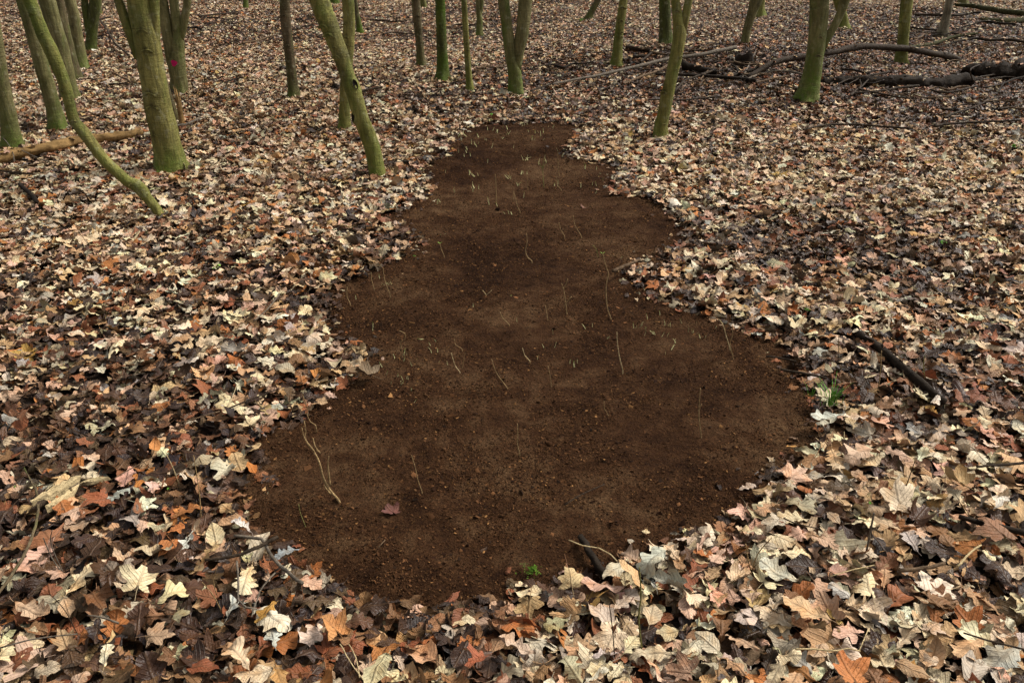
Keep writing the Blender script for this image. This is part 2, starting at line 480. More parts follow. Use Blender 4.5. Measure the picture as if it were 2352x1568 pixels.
def leaf_shape(kind, rs):
    """a curled leaf of unit length: verts, faces, uv"""
    if kind == 'maple':
        rays = []
        lob = [(0, 1.0), (55, .88), (-55, .88), (112, .58), (-112, .58)]
        n = 36
        ph_ = rs.uniform(-4, 4)
        lob = [(c + rs.normal(0, 4), R0 * rs.uniform(.82, 1.12)) for c, R0 in lob]
        tear = rs.uniform(-150, 150) if rs.uniform() < .4 else 999
        tw_ = rs.uniform(18, 45)
        for i in range(n + 1):
            th = -158 + 316 * i / n
            r = 0.22
            for c, R0 in lob:
                d = abs(th - c - ph_)
                r = max(r, R0 * (1 - 0.50 * min(1.6, d / 29.0) ** 1.15))
            if abs(th - tear) < tw_: r *= .62 + .3 * abs(th - tear) / tw_
            r *= (1 + 0.055 * (1 if i % 2 else -1)) * rs.uniform(.95, 1.05)
            rays.append((R(th), r * 0.70))
        X, Y, U = [0.0], [0.28], [(0.5, 0.28)]
        for fr in (0.45, 0.75, 1.0):
            for th, r in rays:
                X.append(math.sin(th) * r * fr); Y.append(0.28 + math.cos(th) * r * fr)
                U.append((0.5 + math.sin(th) * r * fr, 0.28 + math.cos(th) * r * fr))
        F = []
        m = n + 1
        for i in range(n):
            F.append((0, 1 + i + 1, 1 + i))
            for q in (0, 1):
                a = 1 + q * m + i
                F.append((a, a + 1, a + m + 1, a + m))
        X, Y = np.array(X), np.array(Y)
        edge = np.hypot(X, Y - .28) / 0.6
    else:
        ns = 25 if kind == 'oak' else 11
        lob_n, dep, asym = rs.choice([3.6, 4.2, 4.8]), rs.uniform(.38, .6), rs.uniform(-.25, .25)
        tear_t = rs.uniform(.2, .9) if rs.uniform() < .35 else 9
        X, Y, U, F = [], [], [], []
        for i in range(ns):
            t = i / (ns - 1)
            if kind == 'oak':
                env = 0.33 * (math.sin(math.pi * t ** 1.35) ** 0.62 if 0 < t < 1 else 0) * (0.62 + 0.5 * t) + 0.018
                nl = lob_n
                wl = env * (1 - dep * (0.5 + 0.5 * math.cos(2 * math.pi * (nl * t + .15))) ** 1.3)
                wr = env * (1 - dep * (0.5 + 0.5 * math.cos(2 * math.pi * (nl * t + .15 + asym))) ** 1.3)
                if abs(t - tear_t) < .13: wl *= .55
            elif kind == 'beech':
                env = 0.30 * math.sin(math.pi * t ** 0.9) ** 0.8 + 0.004
                wl = wr = env * (1 + (0.05 if i % 2 else -0.05))
            elif kind == 'scrap':
                wl = 0.28 * math.sin(math.pi * (0.06 + 0.88 * t)) * rs.uniform(.45, 1.25)
                wr = 0.28 * math.sin(math.pi * (0.06 + 0.88 * t)) * rs.uniform(.3, 1.25)
            for u, w in ((-1, wl), (-.5, wl), (0, 1), (.5, wr), (1, wr)):
                X.append(u * w if u else 0.0); Y.append(t + (0.03 * abs(u) if kind != 'scrap' else rs.uniform(-.02, .02))); U.append((0.5 + u * w if u else 0.5, t))
            if i:
                for c in range(4):
                    a = (i - 1) * 5 + c
                    F.append((a, a + 1, a + 6, a + 5))
        X, Y = np.array(X), np.array(Y)
        edge = np.abs(np.tile([-1, -.5, 0, .5, 1], ns))
    p = rs.uniform(0, 6, 4)
    Z = 0.05 * edge ** 2 * np.sin(14 * Y + p[0]) + 0.035 * np.sin(7 * X + 5 * Y + p[1]) + 0.02 * np.sin(13 * Y - 9 * X + p[2])
    Z = Z + 0.10 * rs.uniform(-.4, 1) * np.abs(X)                 # V-fold along the midrib
    style = rs.uniform()
    if style < 0.52: kx, ky = rs.normal(0, 1.2), rs.normal(0, 0.7)
    elif style < 0.80: kx, ky = rs.uniform(1.6, 3.8) * rs.choice([-1, 1]), rs.normal(0, 1.2)
    elif style < 0.9: kx, ky = rs.normal(0, 1.2), rs.uniform(1.2, 2.6) * rs.choice([-1, 1])
    else: kx, ky = rs.uniform(4.0, 7.0), rs.normal(0, .8)
    if kind == 'scrap': kx *= 1.5
    x, y, z = bend(X, Y, Z, kx, ky, rs.normal(0, 0.5))
    V = np.stack([x, y, z], 1)
    V[:, 2] -= np.median(V[:, 2])
    V, U = V.tolist(), list(U)
    if kind != 'scrap':                                           # leaf stalk
        b0 = np.array(V[0 if kind == 'maple' else 2]); nx = np.array(V[1 + (37 // 2)] if kind == 'maple' else V[7])
        d = b0 - nx; d /= np.linalg.norm(d) + 1e-9
        L = rs.uniform(.12, .2) if kind != 'maple' else rs.uniform(.3, .5)
        side = np.array([0.010, 0, 0]); up = np.array([0, 0, 0.008])
        q = len(V)
        for t, w in ((0, 1.0), (.5, .8), (1, .9)):
            c = b0 + d * L * t + np.array([0.04 * math.sin(p[3]) * t * t, 0, 0.06 * t * t * math.sin(p[2])])
            for o in (side, up, -side): V.append((c + o * w).tolist()); U.append((0.5, 0.0))
        for a in (q, q + 3):
            F += [(a, a + 1, a + 4, a + 3), (a + 1, a + 2, a + 5, a + 4), (a + 2, a, a + 3, a + 5)]
    return V, F, U

KINDS = ['oak'] * 40 + ['maple'] * 34 + ['beech'] * 20 + ['scrap'] * 18
SHAPES = [leaf_shape(kd, np.random.default_rng(100 + i)) for i, kd in enumerate(KINDS)]
LEAF_MESH = [mesh_of(KINDS[i] + '_leaf', *SHAPES[i][:2], M_LEAF, True, None, SHAPES[i][2]) for i in range(len(KINDS))]
IDS = {kd: [i for i, q in enumerate(KINDS) if q == kd] for kd in set(KINDS)}

PAL = {  # base colours of dry and wet leaves; the dark ones also paint shade
    'cream': (0.60, 0.475, 0.30), 'bone': (0.56, 0.485, 0.36), 'pinktan': (0.46, 0.30, 0.205), 'tan': (0.39, 0.245, 0.125),
    'khaki': (0.31, 0.265, 0.165), 'grey': (0.33, 0.315, 0.27), 'orange': (0.33, 0.125, 0.034), 'rust': (0.20, 0.066, 0.026),
    'brown': (0.19, 0.095, 0.042), 'umber': (0.070, 0.034, 0.017), 'dark': (0.030, 0.016, 0.010), 'black': (0.017, 0.012, 0.012),
    'ochre': (0.37, 0.22, 0.055)}
NAMES = list(PAL)
PALV = np.array([PAL[n] for n in NAMES])
#          cream bone pinkt tan  khaki grey orang rust brown umber dark black ochre
W_DRY = np.array([.24, .15, .17, .17, .05, .03, .045, .035, .055, .035, .02, .005, .012])
W_WET_SHADE = np.array([.03, .02, .05, .06, .03, .02, .035, .09, .13, .17, .25, .13, .0])

WET_SHADE_SPOTS = [(480, 1340, .26, .8), (430, 1460, .2, .7), (560, 1240, .2, .6), (130, 1200, .2, .5), (520, 1130, .22, .5), (1960, 560, .35, .55), (1720, 560, .3, .5), (2100, 620, .35, .45), (2200, 900, .25, .4), (780, 480, .5, .35), (350, 640, .5, .3), (15, 1040, .35, .6), (300, 1235, .25, .5), (585, 1110, .22, .7), (640, 1250, .2, .7), (840, 1360, .25, .6),
        (1050, 1365, .2, .5), (1900, 900, .15, .4), (2250, 200, 2.2, .75), (1700, 170, 1.9, .7), (2200, 60, 3.0, .5), (2230, 1230, .3, .5), (1830, 830, .2, .5), (1500, 590, .35, .5),  # top-right spots: shade around the logs, painted as darker leaves
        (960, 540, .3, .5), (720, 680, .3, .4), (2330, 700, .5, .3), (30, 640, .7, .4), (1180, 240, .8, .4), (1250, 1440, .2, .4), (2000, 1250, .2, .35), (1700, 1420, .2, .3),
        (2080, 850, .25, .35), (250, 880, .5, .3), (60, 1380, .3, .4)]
WET_SHADE_XY = [(P(a, b).x, P(a, b).y, r, s_) for a, b, r, s_ in WET_SHADE_SPOTS]

def wet_shade(x, y, rank):
    w = -0.10 + 0.95 * (1 - rank) ** 1.15 + 0.26 * np.clip((y - 6) / 10, 0, 1) + 0.24 * vnoise(x, y, 2.3, 0.7) + 0.14 * vnoise(x, y, 5.7, 2.7) + 0.10 * vnoise(x, y * 2.2, 1.1, 4.0)  # low leaves damp, darkened further as gap shade; far term paints vignetting
    for cx, cy, r, s_ in WET_SHADE_XY:
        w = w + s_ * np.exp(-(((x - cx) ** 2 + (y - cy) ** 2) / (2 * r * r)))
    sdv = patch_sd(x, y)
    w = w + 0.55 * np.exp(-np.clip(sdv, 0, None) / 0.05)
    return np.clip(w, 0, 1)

def tints(w, r2):
    cum_d, cum_w = np.cumsum(W_DRY / W_DRY.sum()), np.cumsum(W_WET_SHADE / W_WET_SHADE.sum())
    n = len(w)
    u = r2.random(n)
    i = np.where(r2.random(n) < w, np.searchsorted(cum_w, u), np.searchsorted(cum_d, u)).clip(0, len(NAMES) - 1)
    c = PALV[i] * np.exp(r2.normal(0, .20, (n, 1))) * np.exp(r2.normal(0, .05, (n, 3)))
    j = (i + r2.integers(0, 2, n)) % len(NAMES)
    c = c * .85 + PALV[j] * .15
    return np.clip(c, 0.008, 0.68)

def instancer(name, pts, rots, scl, idx, tint, seed, source, parent=None):
    """one mesh of points; geometry nodes put one of SOURCE's shapes on each"""
    n = len(pts)
    me = bpy.data.meshes.new(name)
    me.vertices.add(n); me.vertices.foreach_set('co', np.asarray(pts, np.float32).ravel())
    def at(nm, ty, fld, arr, dt=np.float32):
        a = me.attributes.new(nm, ty, 'POINT'); a.data.foreach_set(fld, np.asarray(arr, dt).ravel())
    at('rot', 'FLOAT_VECTOR', 'vector', rots); at('scl', 'FLOAT', 'value', scl); at('idx', 'INT', 'value', idx, np.int32)
    at('tint', 'FLOAT_VECTOR', 'vector', tint); at('seed', 'FLOAT', 'value', seed)
    me.update()
    o = obj(name, me, parent)
    ng = bpy.data.node_groups.new(name + '_scatter', 'GeometryNodeTree')
    ng.interface.new_socket('Geometry', in_out='INPUT', socket_type='NodeSocketGeometry')
    ng.interface.new_socket('Geometry', in_out='OUTPUT', socket_type='NodeSocketGeometry')
    N, L = ng.nodes, ng.links
    gi, go = N.new('NodeGroupInput'), N.new('NodeGroupOutput')
    oi = N.new('GeometryNodeObjectInfo'); oi.inputs['Object'].default_value = source
    sp = N.new('GeometryNodeSplitToInstances'); sp.domain = 'FACE'
    def na(nm, ty):
        x = N.new('GeometryNodeInputNamedAttribute'); x.data_type = ty; x.inputs['Name'].default_value = nm
        return x.outputs['Attribute']
    L.new(oi.outputs['Geometry'], sp.inputs[0]); L.new(na('shape', 'INT'), sp.inputs['Group ID'])
    ip = N.new('GeometryNodeInstanceOnPoints')
    L.new(gi.outputs[0], ip.inputs['Points']); L.new(sp.outputs['Instances'], ip.inputs['Instance'])
    ip.inputs['Pick Instance'].default_value = True
    L.new(na('idx', 'INT'), ip.inputs['Instance Index'])
    e2r = N.new('FunctionNodeEulerToRotation'); L.new(na('rot', 'FLOAT_VECTOR'), e2r.inputs[0]); L.new(e2r.outputs[0], ip.inputs['Rotation'])
    L.new(na('scl', 'FLOAT'), ip.inputs['Scale'])
    L.new(ip.outputs[0], go.inputs[0])
    md = o.modifiers.new('scatter', 'NODES'); md.node_group = ng
    return o

def shape_source(name, shapes, mat):
    V, F, U, S = [], [], [], []
    for i, (v, f, u) in enumerate(shapes):
        n = len(V); V += v; F += [tuple(a + n for a in q) for q in f]; U += u; S += [i] * len(f)
    me = mesh_of(name, V, F, mat, True, None, U)
    a = me.attributes.new('shape', 'INT', 'FACE'); a.data.foreach_set('value', S)
    return bpy.data.objects.new(name, me)                      # shape library, never linked to the scene

LEAF_SRC = shape_source('leaf_shapes', SHAPES, M_LEAF)

def leaf_rot(n, r2, sig=0.30):
    yaw = r2.uniform(0, 2 * math.pi, n)
    s = np.where(r2.random(n) < .12, sig * 2.3, sig)
    tx, ty = r2.normal(0, 1, n) * s, r2.normal(0, 1, n) * s
    return np.stack([tx, ty, yaw], 1)

def thick(x, y):
    return 0.040 + 0.014 * vnoise(x, y, 4.1, 1.1) + 0.010 * vnoise(x, y, 1.6, 3.0)

# feature leaves and individually built leaves come first so that the mass can leave them room
def frame_px(x, y, z):
    dx, dy, dz = x, y, z - CAM_H
    d = dy * CP - dz * SP
    v = dy * SP + dz * CP
    return 1176 + FPX * dx / d, 784 - FPX * v / d, d

# --- 300 largest leaves, children of the floor
r3 = np.random.default_rng(21)
cx_, cy_ = r3.uniform(-2.6, 2.6, 9000), r3.uniform(1.25, 3.6, 9000)
fx, fy, fd = frame_px(cx_, cy_, 0.04)
ok = (fx > -20) & (fx < 2372) & (fy < 1585) & (patch_sd(cx_, cy_) > 0.045)
cand = sorted(zip(fd[ok], cx_[ok], cy_[ok]))
chosen, cell = [], {}
for d, x, y in cand:
    gx, gy = int(x // .07), int(y // .07)
    if any((x - a) ** 2 + (y - b_) ** 2 < .066 ** 2 for i in (-1, 0, 1) for j in (-1, 0, 1) for a, b_ in cell.get((gx + i, gy + j), ())):
        continue
    cell.setdefault((gx, gy), []).append((x, y)); chosen.append((x, y))
    if len(chosen) == 300: break
ch = np.array(chosen)
wt = wet_shade(ch[:, 0], ch[:, 1], np.full(300, .95)) * 0.62
tc = tints(wt, r3)
rt = leaf_rot(300, r3, .20)
first = {}
for i, (x, y) in enumerate(chosen):
    u = r3.random()
    kd = 'oak' if u < .52 else 'maple' if u < .76 else 'beech'
    me = LEAF_MESH[int(r3.choice(IDS[kd]))]
    if kd not in first:
        o = first[kd] = bpy.data.objects.new(kd + '_leaf', me)
    else:
        o = first[kd].copy(); o.data = me
    COL.objects.link(o)
    o.parent = floor
    L = {'oak': .090, 'maple': .092, 'beech': .080}[kd] * math.exp(r3.normal(0, .26))
    o.location = (x, y, float(height(x, y)) + float(thick(x, y)) * min(1, .3 + float(patch_sd(x, y)) / .16) + .006 + r3.uniform(0, .012))
    o.rotation_euler = rt[i]
    o.scale = (L, L, L)
    o['tint'] = [float(c) for c in tc[i]]
    o['seed'] = float(r3.random())

# --- the countless rest
def litter_points():
    r2 = np.random.default_rng(5)
    xs_, ys_ = [], []
    for y0, y1, dens in ((0.8, 2.6, 1200), (2.6, 5, 1250), (5, 9, 1080), (9, 14, 740), (14, 25, 440)):
        hw = .57 * y1 + 1.0
        n = int((y1 - y0) * 2 * hw * dens)
        x, y = r2.uniform(-hw, hw, n), r2.uniform(y0, y1, n)
        k = np.abs(x) < .57 * y + 1.0
        xs_.append(x[k]); ys_.append(y[k])
    x, y = np.concatenate(xs_), np.concatenate(ys_)
    sdv = patch_sd(x, y)
    jit = r2.normal(0.020, .034, len(x)) + .02 * vnoise(x, y, 19, .4)
    stray = r2.random(len(x)) < .05 * np.exp(np.clip(sdv, -1, 0) / .05)
    k = (sdv > jit) | stray
    return x[k], y[k], sdv[k], r2
lx, ly, lsd, r2 = litter_points()
n = len(lx)
rank = r2.random(n)
lw = wet_shade(lx, ly, rank)
lz = height(lx, ly) + .004 + rank * thick(lx, ly) * np.clip(.25 + lsd / .16, .25, 1) + r2.uniform(0, .008, n)
u = r2.random(n)
kid = np.empty(n, int)
for kd, a, b_ in (('oak', 0, .42), ('maple', .42, .62), ('beech', .62, .82), ('scrap', .82, 1.01)):
    k = (u >= a) & (u < b_); kid[k] = r2.choice(IDS[kd], k.sum())
size = np.select([u < .42, u < .62, u < .82], [.086, .092, .070], .05) * np.exp(r2.normal(0, .2, n)) * (1 - .16 * np.clip((ly - 8) / 6, 0, 1))
size *= np.where(lsd < .07, .72, 1) * np.where(lsd < 0, .6, 1)
# --- crumbs of leaf and twig on the bare soil
def crumb_shapes():
    out = []
    for i in range(14):
        rs = np.random.default_rng(400 + i)
        if i < 9:
            w = rs.uniform(.08, .5)
            ang = np.sort(rs.uniform(0, 2 * math.pi, 6))
            v = [(math.cos(a) * w * rs.uniform(.6, 1.1), math.sin(a) * .5 * rs.uniform(.7, 1.1), rs.uniform(-.1, .14)) for a in ang] + [(0, 0, .12)]
            f = [(j, (j + 1) % 6, 6) for j in range(6)]
        else:
            v = []
            for zz, rr in ((-.3, .3), (.05, .5), (.35, .3)):
                v += [(math.cos(a) * rr * rs.uniform(.7, 1.2), math.sin(a) * rr * rs.uniform(.7, 1.2), zz) for a in np.linspace(0, 5.2, 6)]
            v.append((0, 0, .5))
            f = [(q * 6 + j, q * 6 + (j + 1) % 6, q * 6 + 6 + (j + 1) % 6, q * 6 + 6 + j) for q in (0, 1) for j in range(6)] + [(12 + j, 12 + (j + 1) % 6, 18) for j in range(6)]
        out.append(([tuple(q) for q in v], f, [(0.3, .5)] * len(v)))
    return out
def crumb_material():
    m, nt, b = new_mat('soil_crumb'); k = NB(nt)
    nt.links.new(k.attr('tint', 'INSTANCER').outputs['Color'], b.inputs['Base Color'])
    b.inputs['Roughness'].default_value = .9; b.inputs['Specular IOR Level'].default_value = .05
    return m
CRUMB_SRC = shape_source('crumb_shapes', crumb_shapes(), crumb_material())
r4 = np.random.default_rng(9)
n = 300000
x, y = r4.uniform(POLY[:, 0].min() - .1, POLY[:, 0].max() + .1, n), r4.uniform(POLY[:, 1].min() - .1, POLY[:, 1].max() + .1, n)
clump = np.clip(.55 + .5 * vnoise(x, y, 5.1, .2) + .4 * vnoise(x, y, 13, 1.4), .12, 1)
sdv = patch_sd(x, y)
k = (sdv < .10) & (r4.random(n) < np.maximum(clump, np.exp(-np.abs(sdv) / .07)) * np.clip(1.25 - .10 * y, .4, 1))
x, y, sdv = x[k], y[k], sdv[k]; n = len(x)
lump = r4.random(n) < .45
idx = np.where(lump, r4.integers(9, 14, n), r4.integers(0, 9, n))
sc = np.where(lump, .0030, .0080) * np.exp(r4.normal(0, .45, n)) * np.where((~lump) & (r4.random(n) < .008), 2.0, 1)
ctint = np.where(lump[:, None], np.array([[.017, .007, .003], [.04, .018, .0075], [.075, .038, .017]])[r4.choice(3, n, p=[.10, .50, .40])], np.array([[.075, .034, .014], [.038, .017, .007], [.018, .008, .004], [.15, .075, .028], [.013, .007, .004]])[r4.choice(5, n, p=[.28, .30, .22, .08, .12])]) * np.exp(r4.normal(0, .3, (n, 1)))
crot = np.stack([r4.normal(0, .4, n), r4.normal(0, .4, n), r4.uniform(0, 6.3, n)], 1)
crumbs = instancer('soil_debris', np.stack([x, y, soil_z(x, y) + .0015], 1), crot, sc, idx, ctint, r4.random(n), CRUMB_SRC)
tag(crumbs, 'crumbs of soil and shredded leaf scattered over the bare patch', 'debris', None, 'stuff')
print('crumbs', n)

# ------------------------------------------------------------------ trees
def knot_geo(c, nrm, size, up):
    """raised lens-shaped branch scar with a sunken eye"""
    side = up.cross(nrm).normalized(); upv = nrm.cross(side).normalized()
    v, f = [], []
    seg = 16
    rings = ((1.25, -.10), (1.0, .10), (.72, .20), (.45, .10), (.2, -.06))
    for rr, hh in rings:
        for s_ in range(seg):
            a = 2 * math.pi * s_ / seg
            brow = 0.5 * max(0, math.sin(a)) if rr > .4 else 0
            v.append(c + side * (math.cos(a) * rr * size * 1.15) + upv * (math.sin(a) * rr * size * .42 - abs(math.cos(a)) ** 2 * size * .34 * rr) + nrm * (size * .75 * (hh * (0.65 + brow) )))
    for q in range(len(rings) - 1):
        for s_ in range(seg):
            s2 = (s_ + 1) % seg
            f.append((q * seg + s_, q * seg + s2, (q + 1) * seg + s2, (q + 1) * seg + s_))
    v.append(c - nrm * size * .1); kk = len(v) - 1; o = (len(rings) - 1) * seg
    f += [(o + s_, o + (s_ + 1) % seg, kk) for s_ in range(seg)]
    return v, f

def grow_up(pts, rad, top, rs):
    """carry a stem on beyond the frame"""
    p, d = pts[-1].copy(), (pts[-1] - pts[-2]).normalized()
    r = rad[-1]
    while p.z < top and r > 0.012:
        d = (d + Vector((rs.normal(0, .05), rs.normal(0, .05), .10))).normalized()
        p = p + d * .6
        r *= .93
        pts.append(p.copy()); rad.append(r)

def bare_crown(g, pts, rad, rs):
    """a few bare winter limbs on the upper stem"""
    hi = [i for i, p in enumerate(pts) if p.z > 3.4]
    if len(hi) < 4: return
    for j in range(6):
        i = hi[int(rs.integers(1, len(hi)))]
        a = rs.uniform(0, 6.28)
        p = pts[i].copy(); d = Vector((math.cos(a), math.sin(a), rs.uniform(.4, 1.0))).normalized()
        q, rr = [p.copy()], [rad[i] * .5]
        for _ in range(6):
            d = (d + Vector((rs.normal(0, .16), rs.normal(0, .16), .08))).normalized()
            p = p + d * rs.uniform(.25, .4); q.append(p.copy()); rr.append(rr[-1] * .74)
        g.add(*tube(q, rr, 5, 0, 0))
        for k_ in (2, 3, 4, 5):
            b_ = rs.uniform(0, 6.28); e = Vector((math.cos(b_), math.sin(b_), rs.uniform(.1, .8))).normalized()
            g.add(*tube([q[k_], q[k_] + e * .35, q[k_] + e * .6 + Vector((0, 0, .1))], [rr[k_] * .5, rr[k_] * .3, .003], 4, 0, 0))

TREE_N = [0]
def tree(label, main, mat, stems=(), knots=(), moss=.8, moss_h=.28, side_moss=0.2, top=6.5, flare=1.25, h0=LITTER, y_from=None, name='tree', group='young trees of the wood', crown=True):
    TREE_N[0] += 1
    sd_ = TREE_N[0] * 1.37
    rs = np.random.default_rng(600 + TREE_N[0])
    base = P(main[0][0], main[0][1], h0)
    Y = base.y
    pts = [at_y(px, py, Y) for px, py, w in main]
    rad = [px_len(p, w) / 2 for p, (px, py, w) in zip(pts, main)]
    pts[0] = Vector((pts[0].x, Y, pts[0].z))
    for p in pts: p.y += rad[0]                 # the pixel marks the front of the base
    ground = Vector((pts[0].x - (pts[1].x - pts[0].x) * .12, pts[0].y, float(height(pts[0].x, pts[0].y)) - .06))
    pts.insert(0, ground); rad.insert(0, rad[0] * flare)
    vis_top = len(pts)
    if top: grow_up(pts, rad, top, rs)
    gz = float(height(base.x, base.y))
    root = empty(name, (pts[0].x, pts[0].y, gz), label, 'tree', group)
    org = root.location.copy()
    pp, rr = smooth_path(pts, rad, .018 if Y < 9.5 else .05)
    keep = [i for i, p in enumerate(pp) if p.z < 1.9 or i % 12 == 0 or i == len(pp) - 1]
    pp, rr = [pp[i] for i in keep], [rr[i] for i in keep]
    # root flare
    rr = [r * (1 + (flare - 1) * math.exp(-max(0, p.z - gz - .03) / .085)) for p, r in zip(pp, rr)]
    seg = 44 if rad[1] > .07 and Y < 9.5 else 26
    v, f = tube(pp, rr, seg, .08, sd_, .7, True, .16)
    def mossy(vs_):
        out = []
        for q in vs_:
            z = q.z - gz
            b_ = moss * math.exp(-(max(z, 0) / moss_h) ** 1.6) * (0.55 + 0.9 * noise.noise(q * 5 + Vector((sd_, 0, 0))))
            sm = side_moss * max(0, .45 + noise.noise(Vector((q.x * 6, q.y * 6, q.z * 1.6 + sd_))) * 1.3)
            out.append(max(0, min(1, b_ + sm)))
        return out
    # root buttresses
    for i in range(seg * 4):
        pass
    v = [Vector(q) for q in v]
    for q in v:
        z = q.z - gz
        if z < .16:
            c = pp[0]; dx, dy = q.x - c.x, q.y - c.y
            a = math.atan2(dy, dx)
            lob = max(0, math.cos(a * 3 + sd_)) ** 2
            kx = 1 + .42 * lob * math.exp(-max(0, z) / .06)
            q.x = c.x + dx * kx; q.y = c.y + dy * kx
    marks = []
    for kx, ky, ks in knots:
        tg = at_y(kx, ky, Y); marks.append((tg.x, tg.z, px_len(tg, ks) / 2))
    def scars(vs_):
        out = []
        for q in vs_:
            a_ = 0.0
            for mx, mz, ms in marks:
                dx = abs(q.x - mx)
                dz = q.z - (mz + ms * .55 - .55 * dx)
                if q.y < Y + rad[1]: a_ = max(a_, .95 * math.exp(-(dz / (ms * .35)) ** 2) * max(0, 1 - dx / (ms * 2.2)))
            out.append(a_)
        return out
    me = mesh_of('trunk', [q - org for q in v], f, mat, True, {'moss': mossy(v), 'scar': scars(v)})
    trunk = obj('trunk', me, root)
    gc = Geo()
    if crown and top: bare_crown(gc, pp, rr, rs)
    for st in stems:
        sp = [at_y(px, py, Y) for px, py, w in st]
        sr = [px_len(p, w) / 2 for p, (px, py, w) in zip(sp, st)]
        for p in sp: p.y += rad[1]
        grow_up(sp, sr, (top or 5) - .8, rs)
        q, r_ = smooth_path(sp, sr, .06)
        keep = [i for i, p in enumerate(q) if p.z < 3.2 or i % 6 == 0 or i == len(q) - 1]
        q, r_ = [q[i] for i in keep], [r_[i] for i in keep]
        v, f = tube(q, r_, 20, .12, sd_ + 4, .7, True, .14)
        obj('stem', mesh_of('stem', [a - org for a in v], f, mat, True, {'moss': mossy(v)}), root)
        if crown: bare_crown(gc, q, r_, rs)
    if gc.v: obj('crown', gc.mesh('crown', mat, org), root)
    # branch scars
    for kx, ky, ks in knots:
        tgt = at_y(kx, ky, Y)
        j = min(range(len(pp)), key=lambda i: abs(pp[i].z - tgt.z))
        off = max(-.8, min(.8, (tgt.x - pp[j].x) / rr[j]))
        nrm = Vector((off, -math.sqrt(1 - off * off), 0)).normalized()
        c = pp[j] + nrm * rr[j] * 1.0
        v, f = knot_geo(c, nrm, px_len(tgt, ks) / 2, Vector((0, 0, 1)))
        obj('branch_scar', mesh_of('branch_scar', [a - org for a in v], f, mat, True, {'moss': [0.05] * len(v), 'scar': [(0, .1, .25, .6, .8, .8)[min(5, i // 16)] for i in range(len(v))]}), trunk)
    return root, org, pp, rr, Y, trunk

tree('trunk cut by the left edge, green grey, behind the tan log', K1((60,1010,118),(30,850,112),(-5,680,108),(-45,450,102)), M_BARK_GREY, moss=.6)
tree('slim straight grey green tree with mossy foot, between left edge and bent sapling', K1((375,880,104),(312,640,96),(252,430,94),(190,200,92),(130,0,96)), M_BARK_GREY, moss=.9, knots=K1((235,330,30)))
tree('crooked sapling with sharply bent trunk rooted left of the thick tree',
     K1((1078,1490,62),(1050,1430,66),(1000,1370,70),(930,1285,88),(860,1250,76),(780,1180,72),(700,1105,74),(620,1000,76),(550,905,78),(490,830,72),(458,720,72),(430,600,78),(385,480,86),(330,350,88),(270,230,86),(225,110,80),(180,0,84)),
     M_BARK, moss=.2, side_moss=.32, flare=1.02, knots=K1((500,830,34),(425,630,26),(290,235,30),(190,120,26),(905,1265,40)))
tree('grey green trunk directly behind the bent sapling', K1((450,690,112),(418,500,112),(385,350,110),(340,200,108),(285,0,108)), M_BARK_GREY, moss=.5, knots=K1((300,150,30)))
tree('mostly hidden trunk just right of the trunk behind the bent sapling', K1((495,555,96),(455,400,92),(420,250,88),(380,60,84)), M_BARK_BROWN, moss=.3)
tree('leaning tree with dark mossy foot left of the dark twin trunk at the back', K1((538,478,92),(510,280,76),(480,100,74),(455,0,74)), M_BARK_GREY, moss=.7, knots=K1((490,190,26)))
tree('dark forked tree at the back left, stems parting low', K1((605,350,70),(608,220,70),(622,100,72),(632,0,74)), M_BARK_DARK, stems=[K1((600,260,40),(580,150,46),(562,0,46))], moss=.2)
tree('small trunk at top edge right of the dark forked tree', K1((662,105,44),(660,50,42),(664,0,42)), M_BARK_GREY)
tree('thick olive green tree with three stems and bright moss foot', K1((1128,1175,206),(1112,1060,192),(1090,950,188),(1042,760,184),(1002,540,172),(960,300,172),(930,160,166),(900,0,166)), M_BARK,
     stems=[K1((905,420,60),(870,310,78),(845,240,66),(795,110,62),(752,-20,60)), K1((1010,450,60),(1020,330,66),(1018,200,66),(1012,80,66),(1008,-30,66))], moss=1.0, moss_h=.16, side_moss=.12,
     knots=K1((955,220,62),(990,355,64),(1012,650,78),(1032,745,76),(925,475,40),(895,190,26),(1045,935,50)), flare=1.14, top=8)
tree('slender broken dead trunk leaning behind the thick olive tree', K1((1200,830,40),(1165,720,50),(1125,590,46),(1095,460,40),(1075,340,30)), M_BARK_BROWN, top=None, moss=.1, name='dead_tree')
t8 = tree('multi stemmed tree with a magenta paint dot, dark hollow foot', K1((1210,645,98),(1205,560,104),(1192,450,112),(1198,340,92),(1200,240,72),(1185,120,66),(1170,0,60)), M_BARK_GREY,
     stems=[K1((1165,470,60),(1150,370,80),(1125,220,78),(1105,90,76),(1088,-20,74)), K1((1215,290,40),(1235,200,52),(1255,90,54),(1268,-20,54))], moss=.15, knots=K1((1140,205,30),(1130,265,26),(1145,335,30)))
tree('straight brownish grey tree standing alone left of the leaning tree', K2((385,725,80),(375,620,74),(352,400,72),(327,170,76),(320,0,74)), M_BARK_BROWN, moss=.6, moss_h=.1, knots=K2((345,330,30),(320,120,30)))
t10 = tree('leaning tree with knotted bark and two dark hollows by the bare soil',
     K2((1000,1312,116),(985,1200,118),(962,1090,120),(930,1000,120),(882,890,116),(848,760,112),(812,655,122),(770,545,112),(722,400,120),(672,280,128),(622,150,138),(562,0,148)), M_BARK,
     moss=.45, moss_h=.35, side_moss=.15, flare=1.02, top=8, knots=K2((605,185,70),(645,262,66),(700,412,60),(690,350,34),(960,965,40),(640,40,34)))
tree('upright tree partly hidden behind the leaning hollow tree', K2((762,965,86),(764,830,78),(770,650,80),(785,430,84),(796,210,92),(788,0,90)), M_BARK, moss=.7, moss_h=.2, knots=K2((778,270,40),(775,335,34),(768,180,36)))
